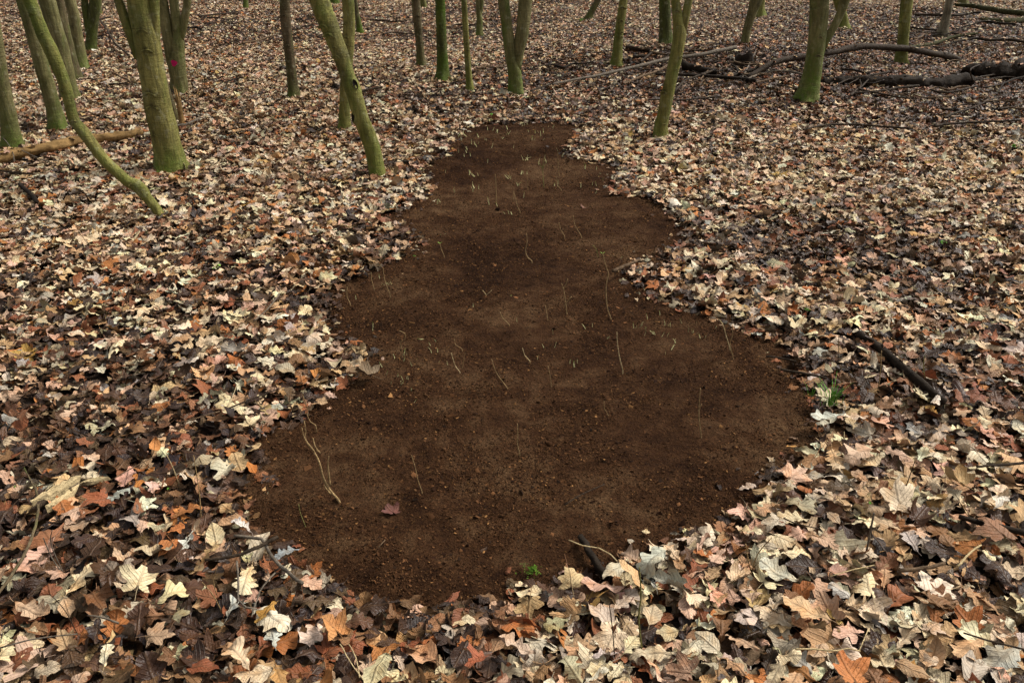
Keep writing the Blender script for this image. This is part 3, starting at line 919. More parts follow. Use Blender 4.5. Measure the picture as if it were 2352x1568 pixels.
tree('small dark thin tree at the back, right of the upright hidden tree', K2((880,238,42),(868,170,40),(852,80,32),(842,0,28)), M_BARK_BROWN, top=4)
tree('brown lumpy trunk with green foot left of the mossy green trunk', K2((1332,490,62),(1322,380,56),(1313,280,56),(1302,150,64),(1290,0,64)), M_BARK_BROWN, moss=.8, moss_h=.14, knots=K2((1300,110,36),(1325,310,28)))
tree('dark bright mossed trunk with spreading root foot, back centre', K2((1488,592,88),(1486,480,80),(1480,300,76),(1472,120,72),(1468,0,72)), M_BARK_DARK, moss=.9, moss_h=2.2, side_moss=.5, flare=1.5)
tree('thin pale green sapling between the mossy trunk and the forked tree', K2((1687,660,48),(1676,500,45),(1664,330,45),(1655,170,43),(1645,0,42)), M_BARK, moss=.2, side_moss=.35, knots=K2((1668,310,22),(1672,375,20)))
tree('small forked grey trunk far behind the thin sapling', K2((1756,262,46),(1758,160,44),(1752,80,40),(1745,0,34)), M_BARK_GREY, stems=[K2((1758,150,26),(1770,70,28),(1778,-10,28))], top=5)
tree('forked tree with two stems and bright green base behind the bare soil', K2((2030,690,96),(2024,600,98),(2012,500,98),(1985,380,86),(1962,200,84),(1946,80,82),(1936,0,82)), M_BARK_GREY,
     stems=[K2((2030,520,70),(2040,420,82),(2062,300,94),(2085,140,98),(2102,-20,100))], moss=1.0, moss_h=.3, side_moss=.12, knots=K2((1970,220,24),(2050,320,22)))
tree('pale green straight tree left of the fallen grey pole tip', K3((650,510,82),(655,400,76),(668,250,70),(685,120,68),(702,0,66)), M_BARK, moss=.9, moss_h=.3, side_moss=.25, knots=K3((690,50,50),(680,160,34),(682,290,30),(685,235,26)))
tree('small leaning dark trunk at top edge with green tuft at its foot', K3((430,150,52),(452,100,50),(480,50,48),(505,0,48)), M_BARK_BROWN, moss=.5, top=5)
tree('dark brown straight trunk behind the sinuous sapling', K3((1038,340,98),(1034,220,92),(1030,100,88),(1028,0,86)), M_BARK_DARK, moss=.2, side_moss=.15)
tree('sinuous green sapling forking near the top, right of bare soil', K3((985,1068,100),(995,980,98),(1015,890,96),(1042,760,98),(1062,670,98),(1088,560,96),(1112,460,96),(1132,360,98),(1142,250,104),(1130,150,84),(1118,70,72),(1108,0,70)), M_BARK,
     stems=[K3((1160,260,60),(1182,170,62),(1198,90,60),(1218,-20,60))], moss=.8, moss_h=.2, side_moss=.3, knots=K3((1012,720,56),(1010,960,30),(1145,450,30),(1105,540,24),(1115,90,44)))
tree('brown trunk leaning right above the rotten stump', K3((1645,345,58),(1660,240,60),(1690,140,70),(1715,60,84),(1735,0,98)), M_BARK_GREY, moss=.4)
tree('green footed trunk just behind the brown leaning trunk', K3((1768,135,92),(1765,80,78),(1770,0,72)), M_BARK, moss=.6)
tree('grey tree with bright green mossy left base and leaning side stem', K4((405,795,182),(425,700,158),(448,600,142),(468,480,138),(490,340,138),(502,200,140),(512,80,142),(516,0,142)), M_BARK_GREY,
     stems=[K4((520,420,60),(560,330,66),(622,225,62),(680,105,66),(722,-20,76))], moss=1.3, moss_h=.45, side_moss=.12, knots=K4((495,290,36),(480,430,40),(450,70,30)), flare=1.15)
tree('green trunk seen between the grey tree and its side stem', K4((680,220,72),(668,120,66),(640,20,74),(630,-10,74)), M_BARK, moss=.6)
tree('straight green trunk behind the arched fallen branch', K4((1120,495,92),(1138,380,84),(1150,240,86),(1165,110,88),(1176,0,92)), M_BARK, moss=.3, side_moss=.2, knots=K4((1115,170,26),(1110,270,24)))
tree('pale barkless dead trunk with black base at top right', K4((1452,285,80),(1465,210,68),(1485,120,60),(1512,0,60)), M_DEAD, moss=.95, moss_h=.5, side_moss=0, top=4.5, name='dead_tree')
tree('trunk foot at top edge right of the pale dead trunk', K4((1608,50,72),(1610,0,66)), M_BARK_GREY, moss=.4)
tree('small trunk foot at top edge, between multi stemmed tree and lone straight tree', K2((35,65,34),(35,0,32)), M_BARK_GREY, top=5)
tree('dark trunk foot at top edge behind the leaning hollow tree', K2((690,28,60),(688,0,58)), M_BARK_DARK, top=5)
tree('pale thin trunk foot at top edge left of the mossy trunk', K2((1352,58,34),(1340,0,40)), M_BARK_GREY, top=5)

# the two hollows of the leaning tree
def hollow(tr, kx, ky, w, h, tilt):
    root, org, pp, rr, Y, trunk = tr
    tgt = at_y(kx, ky, Y)
    j = min(range(len(pp)), key=lambda i: abs(pp[i].z - tgt.z))
    off = max(-.72, min(.72, (tgt.x - pp[j].x) / rr[j]))
    nrm = Vector((off, -math.sqrt(1 - off * off), .15)).normalized()
    c = pp[j] + nrm * rr[j] * .98
    W, H = px_len(tgt, w) / 2, px_len(tgt, h) / 2
    side = Vector((0, 0, 1)).cross(nrm).normalized(); up = nrm.cross(side).normalized()
    side, up = side * math.cos(tilt) + up * math.sin(tilt), up * math.cos(tilt) - side * math.sin(tilt)
    seg = 20
    def ring(sc, d): return [c + side * (math.cos(a) * W * sc) + up * (math.sin(a) * H * sc) + nrm * d for a in np.linspace(0, 2 * math.pi, seg, endpoint=False)]
    v, f = [], []
    for sc, d in ((1.5, -.014), (1.25, .003), (1.08, .010), (.98, .004)): v += ring(sc, d)
    for q in range(3):
        f += [(q * seg + s_, q * seg + (s_ + 1) % seg, q * seg + seg + (s_ + 1) % seg, q * seg + seg + s_) for s_ in range(seg)]
    lip = obj('hollow', mesh_of('hollow', [a - org for a in v], f, M_BARK, True, {'moss': [.1] * len(v)}), trunk)
    v, f = [], []
    for sc, d in ((1.03, .0085), (.8, .006), (.4, .004)): v += ring(sc, d)
    for q in range(2):
        f += [(q * seg + s_, q * seg + (s_ + 1) % seg, q * seg + seg + (s_ + 1) % seg, q * seg + seg + s_) for s_ in range(seg)]
    f.append(tuple(2 * seg + s_ for s_ in range(seg)))
    obj('hollow_mouth', mesh_of('hollow_mouth', [a - org for a in v], f, M_HOLE), trunk)  # shallow near-black disc; the shade inside the hollow is its colour
hollow(t10, *K2((842,638))[0], 12, 22, .25)
hollow(t10, *K2((822,868))[0], 11, 26, .1)
# magenta paint dot
root, org, pp, rr, Y, trunk = t8
tgt = at_y(*K1((1193,431))[0], Y)
j = min(range(len(pp)), key=lambda i: abs(pp[i].z - tgt.z))
v, f = [], []
for q, sc in enumerate((1.0, .6)):
    for s_ in range(18):
        a = 2 * math.pi * s_ / 18
        r_ = px_len(tgt, 14) / 2 * sc * (1 + .12 * math.sin(a * 3 + 1))
        dx, dz = math.cos(a) * r_, math.sin(a) * r_
        x = tgt.x + dx - pp[j].x
        v.append(Vector((tgt.x + dx, pp[j].y - math.sqrt(max(0, (rr[j] * 1.10) ** 2 - x * x)) , tgt.z + dz)) - org)
f = [(s_, (s_ + 1) % 18, 18 + (s_ + 1) % 18, 18 + s_) for s_ in range(18)] + [tuple(18 + s_ for s_ in range(18))]
obj('paint_mark', mesh_of('paint_mark', v, f, M_PINK), trunk)

# ------------------------------------------------------------------ fallen wood and twigs
TW = [0]
LOGS = []
def twig(name, label, cat, paths, mat, lift=.045, rise=None, group=None, kinks=.25, seg=8, rough=.15, stubs=0, snug=False):
    """wood lying on the litter: PATHS of (px, py, width px); the first is the main piece, the others are its side shoots"""
    TW[0] += 1
    sd_ = TW[0] * .77
    lift = lift + (.022 if lift > .025 or lift <= 0 else 0)
    rs = np.random.default_rng(900 + TW[0])
    allp = []
    for pi, path in enumerate(paths):
        pts, rad = [], []
        n_ = len(path)
        for i, (px, py, w) in enumerate(path):
            p = P(px, py, lift)
            r_ = px_len(p, w) / 2
            if not snug: p = P(px, py, lift + r_ * .7)
            pts.append(p); rad.append(max(r_, .0012))
        if rise:
            a, b_ = P(path[0][0], path[0][1], lift), P(path[-1][0], path[-1][1], lift)
            pts = []
            x0, x1 = path[0][0], path[-1][0]
            for px, py, w in path:
                t = (px - x0) / (x1 - x0)
                pts.append(at_y(px, py, a.y + (b_.y - a.y) * t))
        allp.append((pts, rad))
    org = allp[0][0][0].copy()
    main = None
    for pi, (pts, rad) in enumerate(allp):
        L = sum((b_ - a).length for a, b_ in zip(pts, pts[1:]))
        q, r_ = smooth_path(pts, rad, max(.02, L / 60))
        for i in range(1, len(q) - 1):
            if r_[i] < .012: q[i] = q[i] + Vector((rs.normal(0, 1), rs.normal(0, 1), rs.normal(0, .6))) * (r_[i] * kinks)
            else: q[i] = q[i] + noise.noise_vector(q[i] * 2.5 + Vector((sd_, 0, 0))) * (r_[i] * .5)
        v, f = tube(q, r_, seg, rough, sd_ + pi, 1.0)
        if r_[0] > .016: LOGS.extend((p_, w_) for p_, w_ in zip(q, r_))
        g = Geo().add(v, f, [max(0, .25 + .8 * noise.noise(Vector(a) * 3)) if mat in (M_BARK, M_BARK_DARK) else 0 for a in v])
        if pi == 0 and stubs:
            for _ in range(stubs):
                i = int(rs.integers(2, len(q) - 2))
                d = Vector((rs.normal(0, 1), rs.normal(0, 1), rs.uniform(.2, 1))).normalized()
                ln = rs.uniform(3, 9) * r_[i]
                g.add(*tube([q[i], q[i] + d * (ln * .6), q[i] + d * ln + Vector((0, 0, -.1 * ln))], [r_[i] * .45, r_[i] * .35, r_[i] * .2], 6, .1, sd_), [0] * (6 * 3 + 2))
        if main is None:
            main = obj(name, g.mesh(name, mat, org), None, org)
            tag(main, label, cat, group)
        else:
            obj('side_shoot', g.mesh('side_shoot', mat, org), main)
    return main

def W(pts, w0, w1=None):
    w1 = w0 if w1 is None else w1
    n_ = len(pts)
    return [(x, y, w0 + (w1 - w0) * i / max(1, n_ - 1)) for i, (x, y) in enumerate(pts)]

twig('fallen_log', 'tan rotten log lying behind the thick olive tree at left', 'log', [W(K1((-40,1098),(100,1062),(250,1030),(400,1002),(560,962),(700,948),(850,925),(960,905)), 25, 17)], M_LOG, .03, seg=20, rough=.35)
twig('fallen_pole', 'long grey fallen pole lying left of the rotten stump, pointing at the bare soil', 'fallen branch', [W(K3((150,652),(400,602),(600,562),(850,502),(1080,452),(1300,422),(1570,368)), 5, 9.5)], M_TWIG_GREY, .06, seg=10)
twig('fallen_branch', 'thin brown branch lying just below the long grey pole', 'fallen branch', [W(K3((700,650),(860,585),(960,552),(1085,480)), 5, 7)], M_STICK, .05)
twig('fallen_log', 'short dark log right of the sinuous sapling, under the grey pole', 'log', [W(K3((1150,510),(1280,535),(1410,560)), 18, 14)], M_ROT, .03, seg=14, rough=.25)
twig('fallen_branch', 'dark level branch running from the sinuous sapling towards the big mossy based tree', 'fallen branch', [W(K3((950,575),(1150,580),(1340,592),(1520,602),(1720,625)), 6, 9)], M_ROT, .05)
twig('fallen_branch', 'short brown log piece right of the pale green straight tree', 'fallen branch', [W(K3((720,365),(820,380),(930,392)), 11, 10)], M_TWIG, .03)
twig('fallen_branch', 'bent dark branch right of the foot of the pale green straight tree', 'fallen branch', [W(K3((700,470),(760,440),(880,432)), 7, 8)], M_TWIG, .05)
twig('fallen_branch', 'forked dark twig propped between log piece and grey pole', 'twig', [W(K3((830,480),(900,420),(950,395)), 5, 4), W(K3((900,420),(905,385)), 3, 2)], M_TWIG, .06)
twig('arched_branch', 'long dark branch arching above the leaves at upper right', 'fallen branch', [W(K4((-80,600),(0,560),(150,480),(400,432),(570,402),(800,372),(1000,370),(1200,385),(1400,418),(1560,465)), 13, 13)], M_TWIG, .04, rise=True, seg=14, rough=.25)
twig('fallen_branch', 'thin curved branch beneath the left end of the arched branch', 'fallen branch', [W(K4((-100,620),(0,580),(120,552),(260,555),(400,590)), 4, 5)], M_TWIG_GREY, .05)
twig('fallen_branch', 'light brown stick pointing at the mossy based tree from the left', 'fallen branch', [W(K4((-10,640),(120,610),(240,590)), 5, 4)], M_STICK, .05)
twig('fallen_log', 'dark fallen trunk lying right behind the mossy based grey tree', 'log', [W(K4((500,635),(700,632),(900,638),(1120,640),(1400,645),(1620,640)), 20, 32)], M_ROT, .01, seg=24, rough=.42)
twig('fallen_log', 'massive black log reaching in from the right edge', 'log', [W(K4((1640,560),(1760,560),(1900,565),(2100,570),(2320,570)), 30, 54)], M_ROT, .0, seg=28, rough=.34)
twig('fallen_branch', 'dark stick lying just in front of the dark fallen trunk', 'twig', [W(K4((780,690),(900,715),(1060,745),(1210,768)), 5, 3)], M_TWIG, .06)
twig('fallen_branch', 'long thin dark stick on leaves below the mossy based grey tree', 'twig', [W(K4((360,1005),(480,975),(620,962),(780,965),(900,975),(1060,985),(1180,992)), 4, 5)], M_TWIG, .055, stubs=2)
twig('fallen_branch', 'long dark stick on leaves near the right edge, below the black log', 'twig', [W(K4((1370,975),(1480,960),(1650,948),(1850,940),(2040,930)), 6, 4)], M_TWIG, .055, stubs=3)
twig('fallen_log', 'upper mossy log at the top right corner', 'log', [W(K4((1540,35),(1700,55),(1850,80),(2100,112)), 8, 13)], M_MOSSLOG, .05, seg=12)
twig('fallen_log', 'lower mossy log below the top right corner', 'log', [W(K4((1730,162),(1850,168),(2000,162),(2150,150)), 12, 15)], M_MOSSLOG, .02, seg=12)
twig('fallen_branch', 'dark branch crossing behind the pale dead trunk', 'fallen branch', [W(K4((1215,140),(1350,132),(1500,122),(1680,98)), 6, 6)], M_TWIG, .06)
twig('fallen_branch', 'mossy branch rising right from the straight green trunk', 'fallen branch', [W(K4((1180,372),(1300,352),(1400,328),(1520,285),(1700,250)), 10, 6)], M_MOSSLOG, .05)
twig('fallen_branch', 'short dark stick left of the pale dead trunk base', 'twig', [W(K4((1195,212),(1300,225),(1425,238)), 5, 5)], M_TWIG, .06)
twig('fallen_branch', 'thin branch lying right of the pale dead trunk base', 'fallen branch', [W(K4((1500,250),(1620,270),(1780,288),(1950,300),(2100,330)), 5, 7)], M_TWIG, .05)
twig('bramble_stem', 'pale arching bramble stem in front of the black log', 'bramble', [W(K4((1415,600),(1440,530),(1480,480),(1530,465),(1600,480),(1660,510)), 2, 1.6)], M_STICK, .06, rise=True)
twig('fallen_branch', 'curved dark twig in front of the massive black log', 'twig', [W(K4((1340,695),(1430,715),(1520,708),(1700,665)), 4, 5), W(K4((1510,712),(1600,780),(1650,800)), 2.5, 1.5)], M_TWIG, .06)
twig('bramble_stem', 'dark curled stem rising beside the massive black log', 'bramble', [W(K4((1680,640),(1650,540),(1760,480),(1815,400)), 3, 1.6)], M_TWIG, .05, rise=True)
twig('fallen_branch', 'thin dark stick left of the mossy green tree foot', 'twig', [W(K4((150,655),(250,675),(360,700)), 3.5, 3)], M_TWIG, .06)
twig('fallen_branch', 'dark thin stick behind the sinuous sapling base', 'twig', [W(K3((890,772),(1000,770),(1150,775),(1300,760),(1450,748)), 3.5, 4)], M_TWIG, .055)
twig('fallen_branch', 'dark stick on leaves left of the fallen pole tip', 'twig', [W(K3((0,520),(100,505),(270,490)), 3.5, 3)], M_TWIG, .06)
twig('fallen_branch', 'dark root like stick at the edge of leaves behind the bare soil', 'twig', [W(K3((-20,705),(50,680),(130,655)), 5, 4)], M_TWIG, .05)
twig('fallen_branch', 'dark stick right behind the leaning hollow tree', 'twig', [W(K2((880,672),(960,655),(1045,640)), 6, 5)], M_TWIG, .05)
twig('fallen_branch', 'dark branch left of the lone straight tree', 'fallen branch', [W(K1((1600,512),(1680,545),(1800,580)), 9, 8)], M_ROT, .02)
twig('fallen_branch', 'dark decayed branch on leaves right of the thick olive tree', 'fallen branch', [W(K1((1440,815),(1550,800),(1650,790),(1800,782)), 9, 10)], M_ROT, .02, rough=.3)
twig('fallen_branch', 'grey stick leading to the splintered orange stub', 'twig', [W(K1((1160,865),(1270,850),(1330,825),(1375,805)), 6, 4)], M_TWIG_GREY, .05)
twig('fallen_branch', 'dark thin branch slanting down from the dead broken trunk', 'twig', [W(K1((1115,568),(1200,640),(1330,742)), 3.5, 3)], M_TWIG, .05)
twig('fallen_branch', 'long black branch leaning behind the three stemmed olive tree', 'fallen branch', [W(K1((640,80),(720,190),(785,295),(880,375)), 3, 4)], M_TWIG, .08)
twig('fallen_branch', 'dark stick at the back left of the lone straight tree', 'twig', [W(K1((1360,110),(1480,98),(1615,85)), 4, 3.5)], M_TWIG, .06)
twig('fallen_branch', 'dark stick on the slope right of the dark forked tree', 'twig', [W(K1((645,140),(760,118)), 4, 3.5)], M_TWIG, .06)
twig('fallen_branch', 'dark branch behind the lone straight tree', 'twig', [W(K2((365,225),(450,200),(535,182)), 5, 5)], M_TWIG, .05)
twig('fallen_branch', 'black crooked stick left of the bent sapling foot', 'twig', [W(K1((135,1260),(200,1320),(255,1385)), 9, 11)], M_ROT, .03)
twig('fallen_branch', 'black twig at the left edge below the tan log', 'twig', [W(K1((-20,1165),(100,1180),(225,1192)), 5, 4)], M_TWIG, .05)
twig('fallen_branch', 'brown stick just below the tan log', 'twig', [W(K1((70,1168),(200,1130),(330,1110)), 3.5, 2.5)], M_STICK, .055)
twig('bramble_stem', 'pale grey stem curving over the left end of the tan log', 'bramble', [W(K1((100,1105),(85,1040),(45,970),(-10,920)), 2.2, 1.6)], M_TWIG_GREY, .05, rise=True)
twig('fallen_branch', 'thin grey twig crossing the tan log towards the bent sapling', 'twig', [W(K1((145,1025),(260,1080),(380,1122)), 2, 2.5)], M_TWIG_GREY, .09)
twig('fallen_branch', 'faint straight twig on leaves right of the bent sapling foot', 'twig', [W(K1((1400,1330),(1460,1285),(1520,1235)), 1.8, 1.4)], M_STICK, .06)
twig('fallen_branch', 'thin pale twig on leaves between olive tree and lone straight tree', 'twig', [W(K1((1640,680),(1720,740),(1815,815)), 2, 1.5)], M_STICK, .06)

twig('forked_branch', 'dark forked branch at the lower left edge of the soil', 'fallen branch', [W(K5((1600,560),(1700,568),(1785,580),(1840,680),(1900,745),(1980,820),(2070,885)), 7, 9)], M_TWIG_GREY, .055)
twig('crossing_twig', 'dark stick crossing over the forked branch at lower left', 'twig', [W(K5((1400,728),(1520,712),(1600,700),(1720,660),(1900,570)), 6, 9)], M_TWIG, .07)
twig('fallen_branch', 'grey upright looking twig with bent foot below the crossing sticks', 'twig', [W(K5((1618,735),(1630,850),(1632,1000),(1680,1048),(1755,1060)), 5, 4)], M_TWIG_GREY, .06)
twig('fallen_branch', 'thin grey twig sloping left of the ochre oak leaf', 'twig', [W(K5((1880,815),(1800,900),(1760,990),(1720,1115)), 4, 3)], M_TWIG_GREY, .06)
twig('fallen_branch', 'long brown stick down the left edge near the splintered wood', 'fallen branch', [W(K5((-40,990),(80,835),(190,640),(245,470),(262,330),(235,215)), 8, 5), W(K5((235,230),(190,150),(165,95)), 4, 2.5)], M_BARK_BROWN, .05)
twig('fallen_branch', 'grey brown twig lying level at the bottom left', 'twig', [W(K5((-10,1330),(150,1285),(300,1255),(530,1232)), 4, 3)], M_TWIG_GREY, .06)
twig('fallen_branch', 'short grey green stick with pale cut end, bottom left', 'twig', [W(K5((600,1105),(710,1122),(810,1158)), 4, 5)], M_TWIG_GREY, .06)
twig('fallen_branch', 'reddish stick lying in leaves left of the bare soil', 'twig', [W(K5((1090,1),(900,100),(780,170)) , 3, 2)], M_STICK, .055)
twig('fallen_branch', 'long reddish brown twig on leaves left of the soil, near its middle', 'twig', [W(KE((1190,1365),(1320,1330),(1470,1285)), 3.5, 3)], M_STICK, .06)
twig('fallen_branch', 'long grey twig slanting up to the soil from the left', 'twig', [W(KE((1530,1265),(1680,1205),(1850,1140)), 4, 3)], M_TWIG, .06)
twig('fallen_branch', 'dark level twig on leaves left of the soil waist', 'twig', [W(KE((1320,540),(1480,552),(1760,550)), 3, 2.5)], M_STICK, .06)
twig('fallen_branch', 'grey straight stick slanting in leaves left of the soil waist', 'twig', [W(KE((1700,680),(1790,600),(1870,500)), 3, 3)], M_TWIG_GREY, .06)
twig('broken_stub', 'dark broken stub leaning out of the leaves at the soil bottom edge', 'stub', [W(K6((1800,850),(1740,740),(1690,660),(1635,565)), 19, 14)], M_ROT, .02, seg=12, rough=.25)
twig('root_strand', 'pale thin root curving over the dark stub', 'root', [W(K6((1555,590),(1650,628),(1760,645),(1840,690),(1895,745)), 3, 3)], M_TWIG_PALE, .075)
twig('fallen_branch', 'thick black broken branch in leaves right of the bare soil', 'fallen branch', [W(KF((865,745),(905,775),(1000,845),(1150,970),(1260,1060),(1385,1165)), 18, 19)], M_ROT, .03, seg=14, rough=.3)
twig('fallen_branch', 'dark stick under leaves at the right edge of the soil', 'twig', [W(KF((375,965),(500,985),(655,1018)), 6, 5)], M_TWIG, .045)
twig('fallen_branch', 'dark twig at the soil edge under the gold curled leaf', 'twig', [W(KF((285,885),(380,895),(470,915)), 4, 3.5)], M_TWIG, .045)
twig('fallen_branch', 'thick dark branch entering at the right edge, lower right', 'fallen branch', [W(K7((1890,430),(2000,465),(2110,495),(2230,520),(2380,552)), 11, 15)], M_ROT, .045, seg=10)
twig('fallen_branch', 'black straight stick at the right edge above the thick dark branch', 'twig', [W(K7((2010,90),(2150,78),(2380,60)), 5, 7)], M_TWIG, .06)
twig('fallen_branch', 'thin dark twig across the far bottom right leaves', 'twig', [W(K7((1920,1225),(2080,1275),(2200,1305),(2380,1350)), 4, 5)], M_TWIG, .06)
twig('forked_twig', 'pale forked twig near the bottom right', 'twig', [W(K7((770,1335),(900,1335),(1060,1348),(1130,1330),(1215,1350)), 4.5, 3), W(K7((1205,1350),(1230,1290),(1268,1205)), 3, 2)], M_TWIG_PALE, .065)
twig('fallen_branch', 'mottled brown log end at the bottom edge, right of centre', 'log', [W(K7((570,1275),(490,1370),(420,1450),(320,1580)), 24, 30)], M_STICK, -.012, seg=14, rough=.2)
twig('fallen_branch', 'pale jagged twig at far right below the thick dark branch', 'twig', [W(K7((2040,625),(1960,680),(1880,770)), 4, 6)], M_TWIG_PALE, .065)
twig('bark_strip', 'curled reddish bark strip on leaves at right', 'bark strip', [W(K7((1480,800),(1600,790),(1700,775),(1790,748)), 10, 8)], M_STICK, .055)
twig('fallen_branch', 'straight pale straw across the big tan leaves at lower right', 'straw', [W(K7((1010,838),(1160,795),(1310,762)), 2.6, 2)], M_TWIG_PALE, .075)
twig('fallen_branch', 'thin dark twig under the pale grey oak leaf at lower right', 'twig', [W(K7((690,440),(780,480),(930,512)), 3.5, 2.5)], M_TWIG, .06)
twig('fallen_branch', 'brown twig end poking from leaves onto soil, right of its waist', 'twig', [W(KA((1760,1165),(1830,1140),(1900,1110),(1960,1085)), 9, 6)], M_STICK, .035)
twig('fallen_branch', 'dark thin twig lying on soil near its bottom right', 'twig', [W(K6((1530,350),(1640,280),(1800,210)), 3, 2.5)], M_TWIG, .022)
twig('fallen_branch', 'straw coloured short twig on soil near bottom centre', 'twig', [W(K6((255,640),(300,590)), 2.5, 2)], M_STICK, .022)
twig('fallen_branch', 'thin stalk lying at the bottom edge left of centre', 'twig', [W(K6((-10,1300),(60,1420),(150,1545)), 3, 2.5), W(K6((50,1300),(100,1390),(125,1530)), 2.5, 2)], M_TWIG_PALE, .07)

# splintered wood
g = Geo()
def splinter(label, pts, w, th):
    ps = [P(*p, .05) for p in pts]
    rs = np.random.default_rng(int(pts[0][0]))
    d = (ps[-1] - ps[0]).normalized(); side = Vector((-d.y, d.x, 0))
    v, f = [], []
    n_ = 9
    for i in range(n_):
        t = i / (n_ - 1)
        c = ps[0].lerp(ps[-1], t)
        ww = px_len(c, w) / 2 * (0.35 + .65 * math.sin(math.pi * (.08 + .86 * t))) * rs.uniform(.8, 1.15)
        for s_, hgt in ((-1, 0), (-.85, 1), (-.2, 1.25), (.3, .95), (.9, 1.1), (1, 0)):
            v.append(c + side * (s_ * ww) + Vector((0, 0, th * hgt * rs.uniform(.75, 1.2))) + d * rs.uniform(-.006, .006) * (3 if i in (0, n_ - 1) else 1))
        if i:
            f += [((i - 1) * 6 + q, (i - 1) * 6 + q + 1, i * 6 + q + 1, i * 6 + q) for q in range(5)]
    f += [(0, 1, 2, 3, 4, 5), tuple((n_ - 1) * 6 + q for q in (5, 4, 3, 2, 1, 0))]
    o = obj('wood_splinter', mesh_of('wood_splinter', [a - ps[0] for a in v], f, M_SPLINT, False), None, ps[0])
    tag(o, label, 'wood splinter', 'splintered pale wood')
splinter('longer pale yellow split wood chunk in leaves at lower left', K5((235,385),(420,290),(545,215)), 17, .03)
splinter('lower pale wood chunk lying against the longer split chunk', K5((355,395),(440,330),(530,270)), 13, .022)
splinter('separate flat pale wood sliver right of the split chunks', K5((575,215),(720,182)), 12, .012)

# rotten stump and orange splinter stub
def stump(label, px, py, wpx, hgt, mat, seed, name='rotten_stump', jag=.4):
    b_ = P(px, py, .0); rs = np.random.default_rng(seed)
    r0 = px_len(b_, wpx) / 2
    seg = 18; v, f = [], []
    prof = [(1.35, -.05), (1.1, .12), (.92, .4), (.85, .75), (.8, 1.0), (.62, .9), (.45, .55)]
    top = [1 + rs.uniform(-jag, jag) for _ in range(seg)]
    for rr_, hh in prof:
        for s_ in range(seg):
            a = 2 * math.pi * s_ / seg
            k_ = r0 * rr_ * (1 + .16 * noise.noise(Vector((math.cos(a) * 2, math.sin(a) * 2, hh * 2 + seed))))
            v.append(Vector((math.cos(a) * k_, math.sin(a) * k_ + r0, hgt * hh * (top[s_] if hh > .3 else 1))))
    for q in range(len(prof) - 1):
        f += [(q * seg + s_, q * seg + (s_ + 1) % seg, q * seg + seg + (s_ + 1) % seg, q * seg + seg + s_) for s_ in range(seg)]
    f.append(tuple((len(prof) - 1) * seg + s_ for s_ in range(seg)))
    o = obj(name, mesh_of(name, v, f, mat, True, {'moss': [.2] * len(v)}), None, b_)
    return tag(o, label, 'stump')
stump('dark rotten stump below the brown leaning trunk at upper right', *K3((1645,540))[0], 50, .17, M_ROT, 3)
stump('splintered orange brown stub in leaves right of thick olive tree', *K1((1242,872))[0], 13, .24, M_LOG, 5, 'splintered_stub', .5)
twig('fallen_branch', 'mossy twig leaning right of the rotten stump', 'twig', [W(K3((1620,600),(1670,500),(1720,400)), 4, 3)], M_TWIG_GREY, .05, rise=False)
twig('fallen_branch', 'dark roots spreading right from the rotten stump', 'root', [W(K3((1480,600),(1600,570),(1700,540),(1760,510)), 8, 8), W(K3((1600,570),(1560,520),(1530,500)), 6, 3)], M_ROT, .04)
twig('fallen_branch', 'brown thin stick pointing up left of the rotten stump', 'twig', [W(K3((1290,620),(1340,560),(1385,520)), 3.5, 3)], M_STICK, .06)
twig('fallen_branch', 'thin brown twig behind grey pole left of the stump', 'twig', [W(K3((1300,370),(1400,330),(1480,295)), 3, 2.5)], M_STICK, .06)

# ------------------------------------------------------------------ standing stems
def standing(label, paths, w0, w1, mat, tip=None, h=.012, cat='stem', name='bare_stem', group=None):
    """thin stems rooted in the soil: each path runs from the tip down to the foot"""
    root_px = paths[0][-1]
    b_ = P(root_px[0], root_px[1], h); Y = b_.y
    main = None
    rs = np.random.default_rng(int(root_px[0] * 7 + root_px[1]))
    for pi, path in enumerate(paths):
        pts = [at_y(px, py, Y) for px, py in path][::-1]
        lean = rs.normal(0, .12)
        for p in pts: p.y += (p.z - b_.z) * lean
        if pi == 0: pts.insert(0, pts[0] - Vector((0, 0, .03)))
        k_ = 1.3 if pi == 0 else 1.0
        rad = [px_len(b_, (w0 + (w1 - w0) * i / (len(pts) - 1)) * k_) / 2 for i in range(len(pts))]
        q, r_ = smooth_path(pts, rad, .012)
        v, f = tube(q, r_, 6, .15, pi + 1.0)
        me = mesh_of(name if pi == 0 else 'side_shoot', [a - b_ for a in map(Vector, v)], f, mat)
        if main is None:
            main = tag(obj(name, me, None, b_), label, cat, group)
            end = pts[-1]
        else: obj('side_shoot', me, main)
    if tip:
        v, f = [], []
        for s_ in (-1, 1):
            L = px_len(b_, 7); o_ = len(v)
            for t, ww in ((0, .1), (.4, .35), (.75, .28), (1, 0.02)):
                c = end - b_ + Vector((s_ * L * t * .8, -L * .2 * t, L * t * .6))
                v += [c + Vector((0, -ww * L * .5, 0)), c + Vector((0, ww * L * .5, ww * L * .2))]
            f += [(o_ + 2 * i, o_ + 2 * i + 1, o_ + 2 * i + 3, o_ + 2 * i + 2) for i in range(3)]
        obj('leaf_bud', mesh_of('leaf_bud', v, f, tip), main)
    return main

